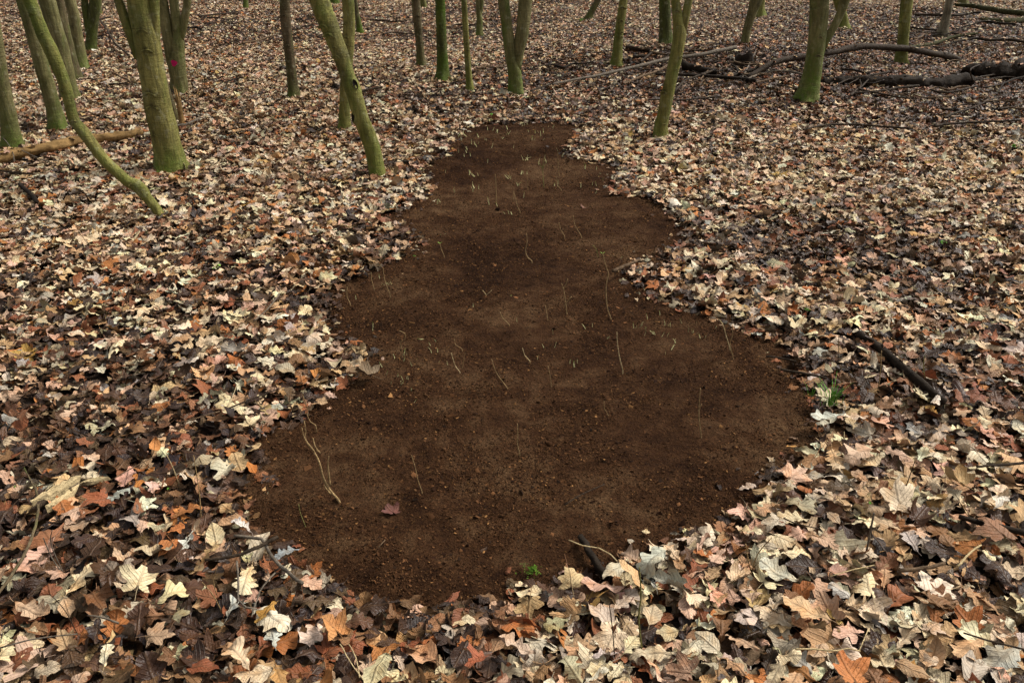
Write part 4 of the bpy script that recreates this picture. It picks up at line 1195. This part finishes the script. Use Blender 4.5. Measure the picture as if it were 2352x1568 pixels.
S_ = [
 ('tall straight bare stem in the upper soil, left of centre', [KA((895,455),(900,520),(903,600),(905,665))], 2.2, 1.2, M_STEM),
 ('curved bare stem hooking right at its foot, soil centre', [KA((1125,895),(1130,960),(1118,1020),(1135,1070),(1165,1095))], 2.4, 1.4, M_STEM),
 ('thin stem pair leaning right, left of soil centre line at upper middle', [KA((1030,590),(1045,640),(1060,700),(1078,732)), KA((1028,600),(1030,660))], 1.8, 1.0, M_STEM),
 ('short pale stem curving right, right of the curved hooked stem', [KA((1365,810),(1375,860),(1405,915))], 1.8, 1.2, M_STEM),
 ('faint stem leaning right just below the oval brown leaf', [KA((1470,765),(1485,840),(1530,915))], 1.8, 1.0, M_STEM),
 ('thin upright stem near the neck of the soil, right side', [KA((1355,290),(1360,420),(1368,465))], 1.5, .9, M_STEM),
 ('thin stem bending right just under the upright neck stem', [KA((1345,475),(1355,540),(1380,570))], 1.6, .9, M_STEM),
 ('forked topped stem among pale shoots in the upper soil', [KA((1258,335),(1245,410),(1248,480),(1252,540)), KA((1210,370),(1245,420)), KA((1275,370),(1247,420))], 1.9, 1.1, M_STEM_GREEN),
 ('longest wavy stem on the right half of the soil, near its waist', [[(1386,590),(1394,620),(1399,634),(1393,662),(1395,707),(1403,731)]], 2.4, 1.5, M_STEM),
 ('short green tipped stem right of the short pale curving stem', [KA((1610,975),(1635,1000),(1652,1065))], 1.6, 1.0, M_STEM_GREEN),
 ('wavy stem at the left shoulder of the soil, beside shoot row', [KA((75,1140),(85,1230),(125,1355))], 1.8, 1.2, M_STEM),
 ('small stem with green bud at the left of the soil waist', [KA((490,965),(500,1010),(520,1057))], 1.6, 1.0, M_STEM),
 ('short straight stem beneath the shoots in the upper soil', [KA((1130,470),(1135,562))], 1.5, .9, M_STEM),
 ('thin stem at the right edge of the soil neck by leaves', [KA((1835,270),(1830,440))], 1.3, .9, M_STEM),
 ('faint upright stem in the right corner of the soil neck', [KA((1552,300),(1545,410))], 1.3, .9, M_STEM),
 ('small stem near the left tip of the soil shoulder', [KB((320,170),(320,240),(350,300))], 1.6, 1.0, M_STEM),
 ('short stem at the leaf edge of the left soil shoulder', [KB((515,50),(520,110),(540,175))], 1.7, 1.0, M_STEM),
 ('question mark shaped stem on the left of the soil', [KB((748,485),(795,510),(790,560),(755,590),(765,650),(762,735))], 1.9, 1.3, M_STEM),
 ('short curved stem right of the soil centre', [KB((1550,370),(1570,415),(1625,465))], 1.8, 1.1, M_STEM),
 ('bright pale stem leaning right at the soil centre left', [KB((1160,690),(1190,790),(1230,850))], 2.0, 1.2, M_TWIG_PALE),
 ('thin stem leaning left beside the bright pale stem', [KB((1270,690),(1250,805))], 1.5, .9, M_STEM),
 ('thin curl of stem above the bright pale stem', [KB((1185,580),(1195,630),(1245,657))], 1.5, .9, M_STEM),
 ('long straight stem slanting right in the soil centre', [KB((1485,725),(1520,840),(1615,985))], 2.1, 1.3, M_STEM),
 ('short slanting stem right of the long slanting stem', [KB((1730,645),(1750,710),(1790,757))], 1.9, 1.1, M_TWIG_PALE),
 ('faint straight stem below the twin green tipped shoots', [KB((1935,800),(1950,870),(1962,958))], 1.6, 1.0, M_STEM),
 ('crooked forked stem with side twigs right of the soil centre', [KB((2045,140),(2060,190),(2075,280),(2085,375)), KB((2090,75),(2080,110),(2058,170)), KB((2060,332),(2078,290)), KB((2125,240),(2078,290))], 2.3, 1.4, M_STEM),
 ('upright stem in the lower middle of the soil', [KB((1690,1260),(1692,1350),(1690,1430),(1707,1492))], 2.3, 1.5, M_STEM),
 ('tiny V of two stems right above the soil centre', [KB((1410,190),(1440,228)), KB((1485,190),(1442,226))], 1.6, 1.0, M_TWIG_PALE),
 ('tiny stem beside flat green blades at the soil centre', [KB((1915,320),(1932,422))], 1.8, 1.0, M_STEM),
 ('wavy pale stem right of the twin green tipped shoots', [KC((455,520),(460,620),(480,740),(503,832))], 2.3, 1.4, M_TWIG_PALE),
 ('pale stem with drooping tip near the right edge of the soil', [KC((1275,430),(1310,470),(1340,580),(1365,672))], 2.1, 1.4, M_TWIG_PALE),
 ('bent stem standing just right of the drooping tipped stem', [KC((1385,475),(1380,560),(1365,600),(1370,660),(1388,735))], 1.9, 1.2, M_STEM),
 ('tall straight knotted stem in the right part of the soil', [KC((1125,970),(1116,1080),(1113,1200),(1132,1368)), KC((1132,1085),(1114,1120))], 2.6, 1.6, M_STEM),
 ('short stem left of the tall knotted stem', [KC((350,1060),(355,1130),(385,1190))], 1.8, 1.1, M_STEM),
 ('thin stem with crook at the left bulge of the soil, beside leaves', [KD((430,40),(460,160),(455,210),(480,290),(522,322))], 2.4, 1.5, M_STEM),
 ('thin stem right of the pale branching twig, lower soil', [KD((1325,580),(1360,690),(1380,780),(1417,885))], 2.0, 1.2, M_STEM),
 ('short stem below the pale branching twig', [KD((380,980),(395,1060),(437,1172))], 2.0, 1.2, M_STEM_GREEN),
 ('greenish upright stalk among leaves at the bottom, right of centre', [K6((2040,790),(2050,970),(2035,1130),(2052,1315))], 4.0, 2.2, M_STEM_GREEN),
 ('dark stalk standing among leaves left of the greenish stalk', [K6((1840,1085),(1855,1200),(1868,1385))], 2.6, 2.0, M_TWIG),
 ('short brown upright stick with pale cut foot at lower right', [K7((1295,385),(1270,560),(1242,738))], 4.2, 3.2, M_TWIG_GREY),
 ('thin dark stalk above the upright lobed maple leaf', [K7((1552,0),(1520,180),(1495,310))], 2.2, 1.4, M_TWIG),
 ('forked thin stalk left of the pale grey oak leaf at lower right', [K7((440,640),(452,730),(470,835)), K7((620,600),(520,700),(480,800))], 3.0, 1.8, M_STEM),
 ('thin stalk standing in leaves between soil and black branch', [KC((2245,560),(2238,640),(2235,712))], 1.8, 1.2, M_STEM),
 ('thin brown stalk in front of the black broken branch', [KF((1000,850),(995,960),(982,1070))], 2.2, 1.4, M_STEM),
 ('thin stalk right of the black broken branch', [KF((1282,890),(1268,960),(1268,1035))], 2.0, 1.2, M_STEM_GREEN),
 ('thin stalk standing in leaves at the far right', [KF((1500,215),(1560,320),(1580,425))], 1.9, 1.2, M_STEM),
 ('thin stalk standing in leaves above the right soil edge', [KF((658,265),(648,340),(640,420))], 1.6, 1.0, M_STEM),
 ('thin stalk near the upper right leaves behind the black branch', [KF((1080,95),(1100,150),(1112,195))], 1.5, 1.0, M_STEM),
 ('dry forked stalk among dark leaves at the lower left', [K5((285,590),(350,720),(432,825)), K5((370,505),(358,610),(432,815)), K5((520,725),(470,770),(438,815))], 3.0, 1.8, M_TWIG_GREY),
 ('tall thin stalk left of the soil bulge among leaves', [K5((1290,70),(1330,220),(1350,300),(1378,465))], 2.4, 1.5, M_STEM),
 ('pale thin stalk above the pink oak leaf', [K5((1135,0),(1180,90),(1220,200))], 2.0, 1.3, M_TWIG_PALE),
 ('branching dry stalk by the grey upright twig at lower left', [K5((1395,850),(1470,960),(1525,1105)), K5((1478,790),(1455,880),(1478,970))], 2.4, 1.5, M_STEM),
 ('thin hair like stalk on the bottom left leaves', [K5((300,1025),(420,1120),(560,1300))], 1.8, 1.2, M_TWIG),
]
for lab, paths, w0, w1, mat in S_:
    tip = M_SHOOT_TIP if 'green bud' in lab or 'longest wavy' in lab else None
    standing(lab, paths, w0, w1, mat, tip, .035 if ('leaves' in lab or 'stalk' in lab) else .012)
standing('pale branching twig standing in the lower left soil',
         [KD((415,310),(430,400),(422,440),(450,500),(520,590),(555,670),(582,770),(640,870),(722,962)), KD((605,788),(622,830),(655,885)), KD((630,600),(620,650),(632,760),(642,830)),
          KD((478,492),(495,550),(522,592)), KD((425,300),(445,400),(490,465),(522,515)), KD((548,600),(525,585))], 5.4, 2.0, M_STEM, None, .012, 'twig', 'branching_twig')

# ------------------------------------------------------------------ shoots
def shoot_mesh(seed, tip):
    rs = np.random.default_rng(seed)
    v, f = [], []
    for b_ in range(1 if seed % 3 else 2):
        dx, dy = rs.normal(0, .22), rs.normal(0, .22)
        o = len(v)
        for i in range(5):
            t = i / 4
            w = .075 * (1 - t * .75)
            c = Vector((dx * t * t + b_ * .12, dy * t * t, t * (1 - .15 * b_) - .2 * (i == 0)))
            for a in range(4): v.append(c + Vector((math.cos(a * 1.571) * w, math.sin(a * 1.571) * w * .6, 0)))
            if i: f += [(o + (i - 1) * 4 + a, o + (i - 1) * 4 + (a + 1) % 4, o + i * 4 + (a + 1) % 4, o + i * 4 + a) for a in range(4)]
        f.append(tuple(o + 16 + a for a in range(4)))
    me = mesh_of('pale_shoot', v, f, M_SHOOT)
    me.materials.append(M_SHOOT_TIP)
    for p in me.polygons:
        if tip and min(v[i].z for i in p.vertices) > .6: p.material_index = 1
    return me
SHOOT = [shoot_mesh(i, i % 2) for i in range(8)]
far_pts = KA((1075,95),(1135,98),(1090,118),(985,130),(955,125),(840,130),(690,150),(625,185),(640,180),(680,180),(970,180),(990,175),(1145,155),(1190,165),(1215,160),(1250,155),(1285,120),(585,210),(645,205),(820,215),(830,220),(910,160),(945,208),(1165,210),(1245,210),(750,245),(770,240),(760,255),(870,260),(1030,265),(690,275),(685,300),(625,300),(670,335),(715,330),(1355,285),(1390,325),(1260,335),(900,150),(880,135),(1110,110),(1230,175),(660,165),(720,240),(1180,210),(1320,125),(775,190))
neck_pts = KA((1215,380),(1270,370),(1100,350),(1120,350),(1135,350),(840,375),(710,455),(705,465),(720,460),(745,475),(770,470),(1085,460),(1100,455),(1130,460),(990,490),(1010,490),(1000,485),(530,450),(505,350),(590,570),(595,585),(740,555),(730,580),(775,560),(1060,540),(1065,535),(1330,540),(1355,540),(1525,550),(1610,540),(1640,545),(1555,425),(1640,430),(1680,470),(1650,490),(1690,510),(1630,600),(1105,622),(845,660),(850,680),(910,690))
mid_pts = KA((965,745),(995,745),(1015,750),(490,910),(520,910),(490,660),(470,670),(1820,1075)) + KB((600,145),(620,145),(640,140),(655,142),(665,142),(678,138),(585,90),(395,255))
left_pts = KB((935,580),(990,630),(1000,685),(1035,600),(1050,680),(1060,770),(1130,785),(775,765),(875,755),(845,800),(705,740),(605,805),(730,890),(745,925),(755,950),(768,940),(770,910),(800,905),(815,910),(860,1090),(640,865),(675,945),(535,480),(530,510),(800,720),(780,715))
cen_pts = KB((1685,440),(1900,645),(1990,640),(1975,535),(1850,735),(2170,765),(1335,325))
right_pts = KC((200,490),(260,475),(590,485),(610,488),(640,485),(655,465),(700,415),(840,465),(870,470),(885,475),(975,455),(800,390),(1095,460),(1245,505),(740,535),(750,537),(760,538),(820,555),(860,555),(1060,528),(1070,533),(1095,540),(1030,515),(1125,575),(1165,570),(380,572),(895,660),(845,700),(925,605),(685,495),(680,545))
rs = np.random.default_rng(77)
proto = None
for pts, lab, grp, hpx in ((far_pts, 'tiny pale shoot at the far narrow end of the bare soil', 'pale shoots at the far end', 7.0), (neck_pts, 'tiny pale shoot on the neck of the bare soil', 'pale shoots on the neck', 7.5),
                      (mid_pts, 'tiny pale shoot on the left shoulder and upper middle soil', 'pale shoots in the upper middle', 6), (left_pts, 'small white shoot near the left soil edge by the question mark stem', 'white shoots at left', 9),
                      (cen_pts, 'small white shoot near the middle of the bare soil', 'white shoots in the middle', 8), (right_pts, 'small white shoot near the right soil edge beside the drooping stem', 'white shoots at right', 8)):
    for x, y in pts:
        p = P(x, y, .008)
        if proto is None: o = proto = bpy.data.objects.new('pale_shoot', SHOOT[0])
        else: o = proto.copy()
        o.data = SHOOT[int(rs.integers(0, 8))]
        COL.objects.link(o)
        o.location = p
        s_ = px_len(p, hpx) * rs.uniform(1.0, 1.75)
        o.scale = (s_, s_, s_)
        o.rotation_euler = (rs.normal(0, .3), rs.normal(0, .35), rs.uniform(0, 6.28))
        tag(o, lab, 'shoot', grp)
for (x, y), lab, h_ in ((KB((840,1003))[0], 'larger pale shoot with green tip left of soil centre', 16), (KB((2108,768))[0], 'left one of the twin green tipped shoots right of centre', 12), (KB((2140,795))[0], 'right, forked one of the twin green tipped shoots', 17)):
    p = P(x, y, .008); o = proto.copy(); o.data = SHOOT[3]; COL.objects.link(o); o.location = p
    s_ = px_len(p, h_); o.scale = (s_ * .8, s_ * .8, s_); o.rotation_euler = (0, rs.normal(0, .15), rs.uniform(-.5, .5))
    del o['group']
    tag(o, lab, 'shoot')

# ------------------------------------------------------------------ grass, moss, small green leaves
def tuft(name, label, px, py, n_, spread, hpx, mat, seed, h=.03, wpx=1.6, flop=.6):
    b_ = P(px, py, h); rs = np.random.default_rng(seed)
    root = empty(name, b_, label, 'plant' if name != 'grass_tuft' else 'grass')
    for i in range(n_):
        a = rs.uniform(0, 6.28); H = px_len(b_, hpx) * rs.uniform(.5, 1.15); w = px_len(b_, wpx) / 2
        r_ = abs(rs.normal(0, .5)) * px_len(b_, spread)
        base = Vector((math.cos(a) * r_, math.sin(a) * r_ * .8, -.01)); d = Vector((math.cos(a), math.sin(a), 0)) * rs.uniform(.1, flop)
        s_ = Vector((-math.sin(a), math.cos(a), 0))
        v, f = [], []
        for j in range(6):
            t = j / 5
            c = base + Vector((0, 0, H * (t - .25 * flop * t * t))) + d * (H * t * t)
            ww = w * (1 - t) ** .6
            v += [c - s_ * ww, c + s_ * ww + Vector((0, 0, 0))]
            if j: f.append((2 * j - 2, 2 * j - 1, 2 * j + 1, 2 * j))
        obj('blade', mesh_of('blade', v, f, mat), root)
    return root
tuft('grass_tuft', 'bright green grass tuft at the right edge of bare soil', *KF((690,1165))[0], 46, 24, 60, M_GRASS, 5, .06, 3.2)
tuft('grass_tuft', 'small sparse grass blades left of the bright grass tuft', *KF((560,1120))[0], 9, 12, 42, M_GRASS, 6, .02, 2.2)

def mossy_tuft(name, label, px, py, wpx, n_, seed, mat=M_MOSS, leafpx=4, h=.015):
    b_ = P(px, py, h); rs = np.random.default_rng(seed)
    g = Geo()
    for i in range(n_):
        a = rs.uniform(0, 6.28); r_ = abs(rs.normal(0, .5)) * px_len(b_, wpx) / 2
        c = Vector((math.cos(a) * r_, math.sin(a) * r_ * .9, rs.uniform(0, .55) * px_len(b_, wpx) * .5 * math.exp(-(r_ / px_len(b_, wpx) * 2) ** 2)))
        L = px_len(b_, leafpx) * rs.uniform(.6, 1.3)
        e = Euler((rs.normal(0, .6), rs.normal(0, .6), rs.uniform(0, 6.28))).to_matrix()
        v = [c + e @ Vector(q) * L for q in ((0, -.5, 0), (.28, -.1, .06), (.2, .3, .08), (0, .5, .02), (-.2, .3, .08), (-.28, -.1, .06), (0, 0, -.04))]
        g.add(v, [(j, (j + 1) % 6, 6) for j in range(6)])
    o = obj(name, g.mesh(name, mat), None, b_)
    return tag(o, label, 'plant')
mossy_tuft('moss_tuft', 'bright green moss tuft at the bottom edge of bare soil', *K6((1305,805))[0], 42, 200, 11, M_MOSS, 5)
mossy_tuft('moss_tuft', 'thin mossy sprig left of the bright moss tuft', *K6((1250,765))[0], 22, 45, 12, M_STEM_GREEN, 4)
mossy_tuft('green_seedling', 'single bright green round seedling leaf among leaves at lower right', *K7((1278,338))[0], 6, 3, 13, M_GRASS, 11, .075)
mossy_tuft('green_seedling', 'small green seedling behind the soil, left of the forked tree foot', *K2((1845,845))[0], 14, 12, 14, M_GRASS, 6, .06)
mossy_tuft('green_seedling', 'small green seedling in leaves above the right soil edge', *KF((540,600))[0], 15, 9, 15, M_GRASS, 7, .065)
mossy_tuft('green_seedling', 'small green seedling in leaves at the far right', *KF((1375,180))[0], 16, 12, 16, M_GRASS, 7, .065)
mossy_tuft('green_seedling', 'green leaflet near the right edge of the photo', *K4((1985,1135))[0], 16, 6, 17, M_GRASS, 12, .065)
mossy_tuft('green_seedling', 'pale green seedling in leaves left of the soil waist', *KE((1460,325))[0], 26, 14, 18, M_SHOOT_TIP, 8, .065)
mossy_tuft('green_seedling', 'tiny green seedling in the dark leaves at lower left', *K5((105,225))[0], 8, 5, 19, M_GRASS, 7, .07)
mossy_tuft('green_seedling', 'tiny green seedling beside the pink oak leaf', *K5((1148,240))[0], 8, 6, 20, M_GRASS, 6, .07)
mossy_tuft('green_seedling', 'green seedling at the foot of the small leaning dark trunk', *K3((370,160))[0], 18, 14, 22, M_GRASS, 6, .06)
mossy_tuft('green_seedling', 'flat green blades lying on the soil, right of the tiny V stems', *KB((1640,242))[0], 20, 5, 23, M_STEM_GREEN, 5, .008)
mossy_tuft('green_seedling', 'small green seedling on the leaf lobe left of the soil waist', *KA((300,1062))[0], 8, 6, 24, M_GRASS, 6, .06)

# ------------------------------------------------------------------ leaves that stand out
FEAT = [
 # kind, px, py, length px, tint, yaw, tilt x, tilt y, label
 ('oak', 661, 1268, 50, (0.23, 0.25, 0.25), 2.4, .1, .1, 'pale blue grey oak leaf right of the dark forked branch', .06, 0),
 ('maple', 897, 1170, 44, (0.12, 0.045, 0.035), .6, .02, .05, 'lone red brown leaf lying on the lower bare soil', .014, 1),
 ('beech', 1343, 475, 18, (0.17, 0.075, 0.045), 1.2, .3, .1, 'lone oval brown leaf lying on the upper bare soil', .014, 2),
 ('oak', 353, 1118, 50, (0.55, 0.36, 0.29), .4, -.1, .15, 'pink tan oak leaf lying flat among dark leaves at left', .075, 3),
 ('oak', 1790, 1312, 78, (0.46, 0.44, 0.34), 1.0, .1, -.1, 'pale greenish grey oak leaf lying flat at lower right', .08, 4),
 ('oak', 1508, 1282, 92, (0.42, 0.42, 0.33), 2.3, -.2, .25, 'upper pale grey green oak leaf at the soil bottom right edge', .085, 5),
 ('maple', 1535, 1332, 74, (0.36, 0.35, 0.28), 1.0, -.1, .1, 'lower grey maple leaf with dark blotch below the pale oak leaf', .08, 6),
 ('maple', 2062, 1128, 92, (0.62, 0.5, 0.35), .3, .85, .1, 'large cream maple leaf with lobes standing upright at right', .09, 7),
 ('maple', 1948, 1532, 92, (0.40, 0.15, 0.045), .2, .15, .1, 'bright orange leaf at the bottom edge, right part', .085, 8),
 ('oak', 548, 1502, 82, (0.56, 0.42, 0.27), .8, .1, .1, 'pale cream oak leaf with broad lobes at bottom left', .08, 9),
 ('maple', 325, 1322, 76, (0.60, 0.50, 0.31), .2, .5, .5, 'tall cream folded leaf standing among dark leaves at lower left', .09, 10),
 ('oak', 612, 1402, 62, (0.36, 0.20, 0.045), 2.8, .1, .2, 'ochre yellow oak leaf left of the bottom tan leaves', .08, 11),
 ('oak', 1903, 955, 68, (0.45, 0.46, 0.38), 1.75, -.1, .15, 'pale silver green oak leaf below the bright grass tuft', .085, 12),
 ('maple', 1892, 905, 48, (0.60, 0.50, 0.33), .5, .2, .1, 'cream leaf behind the bright grass tuft', .08, 13),
 ('maple', 1094, 1510, 58, (0.30, 0.095, 0.045), 2.0, .1, .1, 'red orange maple leaf at the bottom, near centre', .085, 14),
 ('beech', 868, 1535, 90, (0.52, 0.46, 0.27), 2.9, .1, .35, 'large creamy leaf with folded white edge at bottom left of centre', .085, 15),
 ('maple', 1402, 432, 22, (0.28, 0.10, 0.045), 1.5, .3, .1, 'orange red leaf at the tip of the upper right leaf lobe', .06, 16),
 ('oak', 1988, 1037, 92, (0.50, 0.35, 0.24), 2.1, .15, .2, 'large pinkish tan oak leaf at right, below the silver green leaf', .09, 17),
 ('maple', 832, 850, 70, (0.15, 0.105, 0.06), 1.4, .12, .1, 'broad mottled brown leaf at the tip of the left leaf lobe', .065, 18),
 ('beech', 1832, 1026, 40, (0.42, 0.22, 0.06), 1.5, .1, .5, 'golden curled leaf alone at the lower right soil edge', .05, 19),
 ('beech', 578, 1074, 32, (0.44, 0.16, 0.035), .8, .3, .3, 'bright orange leaf at the left bulge of soil edge', .07, 20),
 ('beech', 356, 1022, 34, (0.48, 0.2, 0.06), .3, .4, .2, 'pale orange upright leaf above the pink oak leaf', .08, 21),
 ('oak', 1855, 1398, 92, (0.50, 0.34, 0.19), 1.0, .1, .1, 'large tan oak leaf in the lower right, flat on the pile', .085, 22),
 ('oak', 1190, 1482, 78, (0.46, 0.34, 0.25), 1.1, .1, .2, 'large pinkish oak leaf at bottom centre with deep lobes', .085, 23),
 ('oak', 555, 1205, 46, (0.62, 0.56, 0.5), 1.2, .2, .3, 'small whitish oak leaf above the crossing dark sticks', .075, 24),
 ('maple', 760, 1430, 82, (0.46, 0.22, 0.08), .9, .3, .3, 'crumpled orange tan leaf at the bottom left of the soil', .085, 25),
 ('maple', 1310, 1325, 64, (0.48, 0.36, 0.19), .2, .5, .1, 'tan leaf with upright lobe at the soil edge by the moss tuft', .075, 26),
 ('beech', 1452, 1318, 70, (0.50, 0.33, 0.17), .9, .5, .5, 'curled tan leaf with pale serrated rim below the broken stub', .085, 27),
 ('maple', 2190, 1090, 80, (0.42, 0.30, 0.15), .8, .2, .1, 'broad khaki brown maple leaf near the right edge', .085, 28),
 ('maple', 2280, 1140, 60, (0.62, 0.56, 0.46), 2.0, .4, .3, 'crumpled whitish leaf near the right edge', .09, 29),
 ('maple', 2280, 1210, 90, (0.20, 0.10, 0.05), .4, .1, .1, 'large dark brown maple leaf at the right edge, lower right', .085, 30),
 ('oak', 1070, 1290, 1, (0.2, 0.1, 0.05), 0, 0, 0, None, .08, 31),
]
for kd, px, py, L, tint, yaw, tx, ty, lab, h, j in FEAT:
    if lab is None: continue
    p = P(px, py, h)
    o = bpy.data.objects.new(kd + '_leaf' if kd != 'beech' else 'oval_leaf', LEAF_MESH[IDS[kd][(j * 5) % len(IDS[kd])]])
    COL.objects.link(o)
    s_ = px_len(p, L) * (1.25 if kd != 'maple' else 1.15)
    o.location = p; o.scale = (s_, s_, s_); o.rotation_euler = (tx, ty, yaw)
    o['tint'] = list(tint); o['seed'] = (j * .137) % 1
    tag(o, lab, 'leaf')

# ------------------------------------------------------------------ small dark twigs of the tangle among the fallen wood
rt_ = np.random.default_rng(314)
def loose_twigs(box, count, label, grp, lmin, lmax, flat=.35):
    x0, y0, x1, y1 = box
    for i in range(count):
        cx, cy = rt_.uniform(x0, x1), rt_.uniform(y0, y1)
        a = rt_.normal(0, flat) + (math.pi if rt_.random() < .5 else 0)
        L = rt_.uniform(lmin, lmax)
        n_ = 5
        pts = [(cx + math.cos(a) * L * (t - .5) + rt_.normal(0, L * .025), cy - math.sin(a) * L * (t - .5) * .6 + rt_.normal(0, L * .025)) for t in np.linspace(0, 1, n_)]
        w = rt_.uniform(2.4, 6.5)
        paths = [W(pts, w, w * .5)]
        if rt_.random() < .6:
            b_ = a + rt_.choice([-1, 1]) * rt_.uniform(.4, 1.0)
            paths.append(W([pts[2], (pts[2][0] + math.cos(b_) * L * .3, pts[2][1] - math.sin(b_) * L * .2)], w * .6, w * .35))
        twig('fallen_twig', label, 'twig', paths, (M_TWIG, M_ROT, M_STICK)[int(rt_.integers(0, 3))], .06, group=grp, seg=6)
loose_twigs((1480, 110, 1760, 195), 20, 'small dark twig in the tangle around the rotten stump', 'twigs around the rotten stump', 50, 150)
loose_twigs((1960, 150, 2352, 250), 22, 'small dark twig in the tangle before the massive black log', 'twigs before the black log', 60, 170)
loose_twigs((2050, 20, 2352, 110), 14, 'small dark twig among the logs at the top right', 'twigs at the top right', 60, 140)
loose_twigs((40, 40, 640, 230), 14, 'small dark stick on leaves among the trees at upper left', 'sticks at the upper left', 35, 110)
loose_twigs((640, 20, 1500, 170), 14, 'small dark stick on leaves among the trees at the back', 'sticks at the back', 30, 100)

# leaves caught on and banked against the fallen wood
r6 = np.random.default_rng(66)
ex = []
for p_, w_ in LOGS:
    if r6.random() < .32:
        sgn = r6.uniform(-1, 1)
        ex.append((p_.x + r6.normal(0, .03), p_.y + sgn * w_ * .9, p_.z + w_ * math.sqrt(max(0, 1 - (sgn * .9) ** 2)) * .95 + .004))
ex = np.array(ex); m_ = len(ex)
r2 = np.random.default_rng(15)
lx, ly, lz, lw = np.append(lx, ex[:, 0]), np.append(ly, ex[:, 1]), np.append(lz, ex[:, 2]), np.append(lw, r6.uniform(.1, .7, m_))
kid, size = np.append(kid, r6.choice(IDS['oak'] + IDS['scrap'] + IDS['beech'], m_)), np.append(size, .06 * np.exp(r6.normal(0, .25, m_)))
n = len(lx)
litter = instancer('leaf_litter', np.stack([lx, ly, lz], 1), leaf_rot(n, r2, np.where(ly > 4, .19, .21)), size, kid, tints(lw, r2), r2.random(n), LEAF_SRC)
tag(litter, 'deep layer of fallen oak and maple leaves covering the woodland floor', 'leaf litter', None, 'stuff')
print('litter leaves', n)
